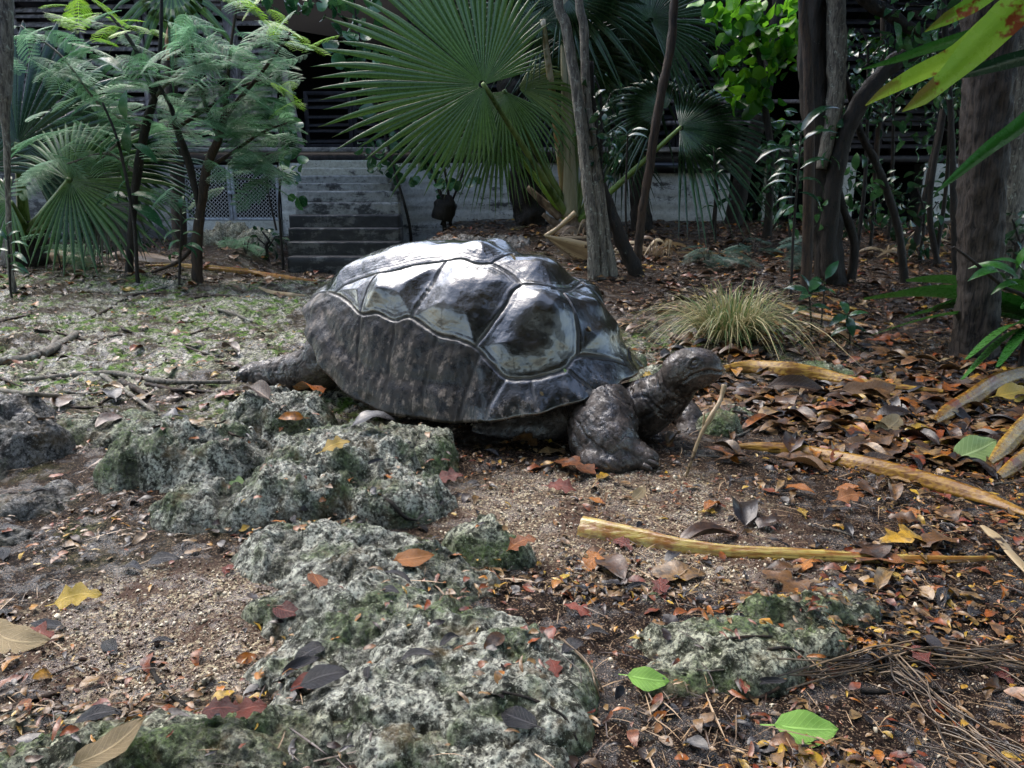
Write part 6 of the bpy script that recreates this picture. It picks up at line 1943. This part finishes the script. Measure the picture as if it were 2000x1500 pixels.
hero(556, 1330, 620, 1296, 1, 15, 'upright black rolled leaf on the lower bedrock', None, .6)
hero(290, 1110, 352, 1100, 1, 3, 'grey-black leaf with a green stalk on the left sand', None, .5)
hero(170, 1500, 262, 1420, 4, 0, 'golden brown twisted leaf at the bottom left', F_TAN, .6)
hero(395, 1402, 470, 1398, 2, 7, 'red ragged leaf in the puddle of leaves at the bottom left', None, .7)
hero(450, 1412, 520, 1392, 2, 9, 'second red ragged leaf beside it at the bottom left', None, .7)
hero(1630, 985, 1690, 975, 3, 8, 'glossy orange leaf with pale spots below the long golden strip', None, .8)
hero(1845, 925, 1955, 880, 0, 2, 'broad pale green speckled leaf at the right edge', F_PGREEN, .9, .03)
hero(1935, 795, 2010, 775, 5, 2, 'yellow-green leaf leaning on the golden strips at the right edge', F_YELLOW, 1.2, .03)
hero(1690, 870, 1765, 820, 4, 1, 'tan folded leaf standing on edge right of the dry stalk', F_TAN, 1.4, .02)
hero(1640, 778, 1750, 765, 0, 0, 'broad brown glossy leaf behind the long golden strip', None, .8, .02)
hero(1500, 765, 1610, 780, 0, 15, 'rolled dark brown leaf under the golden sheath', None, .8, .01)
hero(1870, 672, 1905, 692, 0, 1, 'tan-brown leaf leaning against the furrowed trunk', F_TAN, 1.6, .02)
hero(1070, 955, 1125, 968, 2, 6, 'dark red curled leaf on the sandy patch', None, .7)
hero(850, 950, 905, 935, 2, 7, 'shiny red-brown leaf at the near edge of the mossy lump', None, .7)
hero(1232, 985, 1262, 955, 4, 2, 'small tan leaf standing on the sandy patch', None, 1.3)
hero(730, 365, 752, 372, 0, 15, 'brown curled leaf on the pale middle step', F_BROWN, .5)
# things stuck on the wet shell
for (u, v, s, nm, lab, mt) in [(1143, 648, .020, 'petal', 'pale triangular petal stuck on the front scute of the shell', F_TAN), (1003, 503, .032, 'petal', 'thin cream leaf bit lying on top of the shell', F_TAN), (1056, 764, .016, 'petal', 'small cream flake on the front rim of the shell', F_TAN), (1106, 722, .016, 'petal', 'tiny green flake in the seam above the shell rim', F_PGREEN)]:
    w_ = on_dome(u, v); pw = t2w(w_)
    dirn = np.array([0, 0, CAM_H]) - pw; dirn /= np.linalg.norm(dirn)
    k = np.argmin(((SVf - w_) ** 2).sum(1)); pw = t2w(S1[k]); nw = t2w(S1[k] + nf[k]) - pw
    X, Y, Z = frames(np.array([[.6, 0, -.7]]), nw[None])
    V, Q = inst(ALLT[2][0] - [.5, 0, 0], ALLT[2][1], (pw + nw * .003)[None], X, Y, Z, s)
    solo(nm, lab, 'petal', V, Q, mt)

# long dry palm strips
def strip(name, label, cat, pts, mat, lift=.012, fold=.16, group=None, follow=True, thick=.0012, arch=0.0):
    p, r = [], []
    for (u, v, w) in pts:
        c, _ = drop_px(u, v)
        if c[1] > 11: continue
        p.append(c + [0, 0, lift]); r.append(w * .64 * mpp(c[1]))
    n = 50
    c, w = smoothpath(p, r, n)
    if arch: c[:, 2] += arch * np.sin(np.linspace(0, np.pi, n))
    T = np.gradient(c, axis=0); T /= np.linalg.norm(T, axis=1)[:, None] + 1e-9
    up = np.tile([0, -.95, .62], (n, 1)) + .25 * np.stack([np.zeros(n), np.sin(np.linspace(0, 7, n) + r[0] * 90), np.zeros(n)], -1)
    lat = np.cross(T, up); lat /= np.linalg.norm(lat, axis=1)[:, None]
    nn = np.cross(lat, T); nn *= np.sign(nn[:, 2:3] + 1e-6)
    cols = []
    for a in (-1, -.6, -.25, 0, .25, .6, 1):
        cols.append(c + lat * (w * a)[:, None] + nn * (w * fold * (1 - abs(a)) + .12 * w * math.cos(a * 9))[:, None])
    V = np.stack(cols, 1)
    V2 = V - nn[:, None, :] * thick
    k = 7
    Q = grid_faces(n, k); m0 = n * k
    i = np.arange(n - 1)
    Qe = np.vstack([np.stack([i * k, (i + 1) * k, (i + 1) * k + m0, i * k + m0], -1), np.stack([i * k + k - 1, i * k + k - 1 + m0, (i + 1) * k + k - 1 + m0, (i + 1) * k + k - 1], -1)])
    return solo(name, label, cat, np.vstack([V.reshape(-1, 3), V2.reshape(-1, 3)]), np.vstack([Q, Q[:, ::-1] + m0, Qe]), mat, group, smooth=True)
PS = 'palm strip'
strip('palm_strip', 'long golden strip with a broad pale cut end lying across the sandy patch', PS, [(1130, 1042, 46), (1165, 1050, 46), (1230, 1060, 38), (1320, 1075, 27), (1420, 1086, 21), (1550, 1092, 21), (1700, 1100, 17), (1840, 1103, 13), (1940, 1100, 7)], GOLD_P, .012)
strip('palm_strip', 'long golden strip sweeping from below the dry stalk to the right edge', PS, [(1430, 884, 6), (1490, 884, 16), (1580, 896, 24), (1700, 922, 28), (1820, 955, 28), (1920, 985, 24), (2010, 1020, 12)], GOLD, .02)
strip('palm_strip', 'golden curved sheath strip starting at the tortoise chin', PS, [(1415, 733, 12), (1460, 731, 22), (1530, 738, 26), (1600, 748, 22), (1690, 764, 13), (1840, 778, 6)], GOLD, .03, arch=.01)
strip('palm_strip', 'brown-gold strip rising to the right edge above the pale green leaf', PS, [(1825, 850, 10), (1850, 830, 24), (1900, 800, 28), (1950, 765, 26), (2020, 742, 18)], GOLD, .05)
strip('palm_strip', 'thin golden strip pointing left below the rising strip', PS, [(1768, 880, 5), (1830, 876, 9), (1900, 866, 12), (1980, 850, 12)], GOLD, .02)
strip('palm_strip', 'folded olive-gold strip at the right edge beside the pale green leaf', PS, [(1930, 935, 10), (1960, 905, 28), (1990, 870, 30), (2030, 830, 26)], GOLD, .05)
strip('palm_strip', 'wide golden strip lying under the pale green leaf at the right edge', PS, [(1950, 950, 14), (1985, 925, 26), (2030, 895, 28)], GOLD, .03)
strip('palm_strip', 'dull tan strip bending down at the right edge', PS, [(1915, 1050, 8), (1945, 1075, 26), (1975, 1110, 30), (2010, 1150, 18)], L_DRY, .03)
strip('palm_strip', 'orange-brown thin strip on the leaves right of the grass tussock', PS, [(1520, 600, 5), (1580, 622, 10), (1650, 636, 9), (1720, 650, 5)], GOLD, .03)
strip('palm_strip', 'golden strip on the ground in front of the feathery trees', PS, [(360, 528, 3), (430, 532, 7), (500, 540, 9), (560, 548, 7), (620, 556, 3)], GOLD, .03)
strip('palm_strip', 'orange strip close behind the golden one near the feathery trees', PS, [(285, 524, 3), (350, 524, 6), (420, 528, 6), (500, 532, 3)], GOLD, .03)
strip('palm_strip', 'pale cream strip on the moss behind the shell', PS, [(505, 565, 3), (530, 575, 7), (565, 580, 6), (595, 582, 4)], L_DRY, .02)
strip('palm_strip', 'brown palm sheath piece under the left palm', PS, [(30, 512, 5), (70, 508, 22), (120, 512, 24), (170, 515, 8)], L_DRY, .05)
strip('palm_strip', 'grey-tan sheath piece behind the thin forked trunk', PS, [(200, 512, 5), (240, 508, 16), (300, 515, 18), (350, 522, 8)], L_DRY, .05)
L_STRAW = leaf_mat('dark_wet_straw', (.030, .020, .012), (.20, .14, .085), .35, 0, spread=.9)
# straw bundles, bottom right
for k_, (lab, pts, n_) in enumerate([('tangled straw bundle curving right across the bottom right corner', [(1560, 1335), (1650, 1322), (1740, 1305), (1850, 1300), (1960, 1310), (2060, 1340)], 20),
        ('straw bundle running down to the bottom right corner', [(1735, 1312), (1790, 1350), (1840, 1400), (1900, 1445), (1990, 1500), (2060, 1560)], 22),
        ('short straw bundle crossing the others at the lower right', [(1830, 1460), (1870, 1480), (1930, 1520), (2000, 1580)], 14),
        ('thin dry blades beside the lime leaf in the bottom middle', [(1075, 1235), (1120, 1290), (1160, 1330), (1180, 1345)], 6),
        ('dry fibres arching over the leaves at the lower right', [(1700, 1240), (1760, 1262), (1860, 1290), (1990, 1280)], 8)]):
    bd = B()
    for i in range(int(n_ * .6)):
        o1, o2 = random.gauss(0, 10), random.gauss(0, 10)
        pp, rr = [], []
        for j_, (u, v) in enumerate(pts):
            c, _ = drop_px(u + o1 * 1.4 + random.gauss(0, 12), v + o2 + random.gauss(0, 9))
            pp.append(c + [0, 0, .006 + abs(random.gauss(0, .010))]); rr.append(random.uniform(.0006, .0019))
        V, Q, T = tube(pp, rr, 24, 5, rough=.1, cap=False); bd.add(V, Q, None, random.random())
    bd.solo('straw_bundle', lab, 'straw', L_STRAW)

# dry fan leaf and dead blades at the foot of the palm
fd = thing('dry_palm_leaf', 'dry folded tan fan leaf lying between the shell and the pale trunks', 'palm leaf', P(1064, 462, 7.2))
h = P(1064, 460, 6.9)
bd = B()
for i in range(11):
    a = R(-12 - i * 3.2); L = 165 * mpp(6.9) * random.uniform(.85, 1.05)
    d = np.array([math.cos(a), -.25 + .05 * i, math.sin(a)]); n = 10; t = np.linspace(0, 1, n)[:, None]
    c = h + d * L * t; w = .030 * np.sin(np.pi * np.clip(t * .9 + .06, 0, 1))
    la = np.array([math.sin(a), 0, math.cos(a)]); nn = np.array([0, -1.0, .2])
    V = np.stack([c - la * w, c + nn * w * .5, c + la * w], 1).reshape(-1, 3); bd.add(V, grid_faces(n, 3), None, random.random())
bd.part('frond', fd, L_DRY)
bd = B(); limb(bd, [(1064, 462, 8), (1090, 445, 9), (1124, 415, 11)], 7.0, 12, 7); bd.part('petiole', fd, L_DRY)
for k_, (lab, u, v, n_, sp_) in enumerate([('heap of dry pale palm blades right of the pale trunks', 1290, 500, 26, 70), ('few dry blades in the dark litter behind the low palm', 1750, 500, 12, 60), ('dry palm blades at the back near the furrowed trunk', 1850, 470, 10, 50), ('small heap of dry blades at the foot of the palm', 1150, 470, 12, 35)]):
    bd = B()
    for i in range(n_):
        c0, _ = drop_px(u + np.clip(random.gauss(0, sp_ * .35), -sp_ * .6, sp_ * .6) * .7, v + np.clip(random.gauss(0, 7), -10, 10) * .6)
        a = random.uniform(0, 6.28); L = random.uniform(.2, .5)
        d = np.array([math.cos(a), math.sin(a) * .6, 0]); n = 10; t = np.linspace(0, 1, n)
        c = c0 + d * (L * t)[:, None]; c[:, 2] = c0[2] + .02 + .16 * np.sin(np.pi * t) * random.random()
        w = .018 * np.sin(np.pi * np.clip(t * .9 + .05, 0, 1)) + .001
        la = np.cross(d, [0, 0, 1]) * .7 + np.array([0, 0, .7])
        V = np.stack([c - la * w[:, None], c + np.array([0, -1, 0]) * (w * .4)[:, None], c + la * w[:, None]], 1).reshape(-1, 3)
        bd.add(V, grid_faces(n, 3), None, random.random())
    bd.solo('dry_blade_heap', lab, 'dry leaves', L_DRY)

# sticks
def stick(label, pts, mat=B_LICHEN, lift=.6, fork=None, name='stick', k=9):
    p, r = [], []
    for (u, v, w) in pts:
        c, _ = drop_px(u, v); rd = w * .5 * mpp(c[1]); p.append(c + [0, 0, rd * lift]); r.append(rd)
    bd = B(); V, Q, T = tube(p, r, 40, k, rough=.35, seed=int(pts[0][0]), fs=60); bd.add(V, Q, T)
    for f in (fork or []):
        p2 = []; r2 = []
        for (u, v, w) in f:
            c, _ = drop_px(u, v); rd = w * .5 * mpp(c[1]); p2.append(c + [0, 0, rd * lift]); r2.append(rd)
        V, Q, T = tube(p2, r2, 24, k, rough=.35, seed=int(f[0][0])); bd.add(V, Q, T)
    return bd.solo(name, label, 'stick', mat, smooth=True)
def small_stick(u, v, L, a, mat, w):
    stick('__', [(u - L * math.cos(a), v - L * math.sin(a) * .5, w), (u, v + random.gauss(0, 3), w * 1.1), (u + L * math.cos(a), v + L * math.sin(a) * .5, w * .7)], mat, k=6)
stick('long pale branch lying left of the tortoise hind foot', [(40, 745, 8), (120, 738, 11), (220, 733, 12), (320, 748, 11), (450, 748, 8)], fork=[[(200, 736, 9), (250, 770, 9), (305, 808, 7)]])
stick('forked lichened root at the left edge', [(-20, 712, 18), (60, 704, 18), (110, 682, 16), (150, 655, 12)], fork=[[(90, 698, 12), (110, 668, 12), (112, 660, 8)], [(85, 702, 9), (80, 722, 9), (70, 732, 6)]])
stick('grey branch above the dark boulder at the left edge', [(-20, 762, 9), (60, 772, 10), (120, 776, 9), (165, 775, 6)])
stick('brown branch just behind the small pale rock', [(285, 752, 8), (340, 764, 9), (400, 768, 8), (455, 775, 6)], B_BROWN)
stick('broken stick with torn yellow wood left of the hind foot', [(235, 748, 12), (262, 762, 14), (290, 778, 9)], B_BROWN)
stick('thin brown stick lying in front of the tortoise elbow', [(1030, 918, 6), (1070, 912, 7), (1110, 905, 5)], B_BROWN)
stick('brown twig at the left edge in the lower left foreground', [(20, 1385, 12), (60, 1372, 14), (118, 1355, 12)], B_BROWN)
stick('long thin reddish twig on the left sand', [(50, 1340, 4), (150, 1300, 4), (278, 1262, 4)], B_BROWN)
stick('dark forked twig in the lower left litter', [(296, 1280, 14), (302, 1320, 11), (335, 1360, 9), (368, 1382, 7)], B_DARK)
stick('crooked dark twig on the bedrock in the bottom middle', [(980, 1352, 6), (1040, 1368, 7), (1100, 1400, 7), (1128, 1448, 5)], B_DARK)
stick('straw-yellow twig near the lime flecked leaf', [(1455, 1372, 8), (1490, 1362, 9), (1522, 1345, 9)], B_BROWN)
stick('dark thick stick in the lower right litter', [(1680, 1352, 12), (1780, 1356, 13), (1860, 1352, 9)], B_DARK)
stick('twisted black twig on the bedrock left of the mossy outcrop', [(740, 965, 7), (765, 985, 9), (790, 1012, 8), (815, 1018, 4)], B_DARK)
stick('thin brown twig beside the crusty stones at the right', [(1650, 950, 5), (1680, 980, 6), (1700, 1000, 4)], B_BROWN)
stick('curved brown stem on the leaves behind the golden sheath', [(1430, 762, 4), (1480, 778, 6), (1520, 800, 6), (1540, 815, 4)], B_BROWN)
# the dry stalk standing in front of the far foot
bd = B()
p, r = px_path([(1338, 935, 5), (1352, 895, 6), (1368, 850, 8), (1392, 808, 10), (1408, 778, 9), (1414, 752, 11)], [1.93, 1.93, 1.94, 1.96, 2.0, 2.02])
V, Q, T = tube(p, r, 40, 9, rough=.45, seed=5, fs=70); bd.add(V, Q, T)
p, r = px_path([(1372, 845, 6), (1374, 825, 4), (1376, 806, 3)], 1.95)
V, Q, T = tube(p, r, 12, 7, rough=.3); bd.add(V, Q, T)
bd.solo('dry_stalk', 'dry tan stalk standing upright in front of the tortoise head', 'stalk', L_DRY, smooth=True)

# many small sticks
for k_ in range(46):
    left = k_ < 30
    u, v = (random.uniform(0, 470), random.uniform(560, 850)) if left else (random.uniform(1350, 1980), random.uniform(720, 1350))
    L, a, w = random.uniform(16, 48), random.uniform(-.9, .9), random.uniform(3.5, 7)
    o = stick('thin short stick lying ' + ('on the ground left of the tortoise hind foot' if left else 'in the litter at the right'),
          [(u - L * math.cos(a), v - L * math.sin(a) * .5, w), (u, v + random.gauss(0, 3), w * 1.1), (u + L * math.cos(a), v + L * math.sin(a) * .5, w * .7)], B_LICHEN if k_ % 3 == 0 else B_BROWN, k=6)
    o['label'] = (('lichened' if k_ % 3 == 0 else 'brown') + (' short' if L < 28 else ' long') + ' stick ' + whereis(o.location.x, o.location.y, o.location.z)).replace('well ', '')
    o['group'] = 'short sticks at the left' if left else 'short sticks at the right'
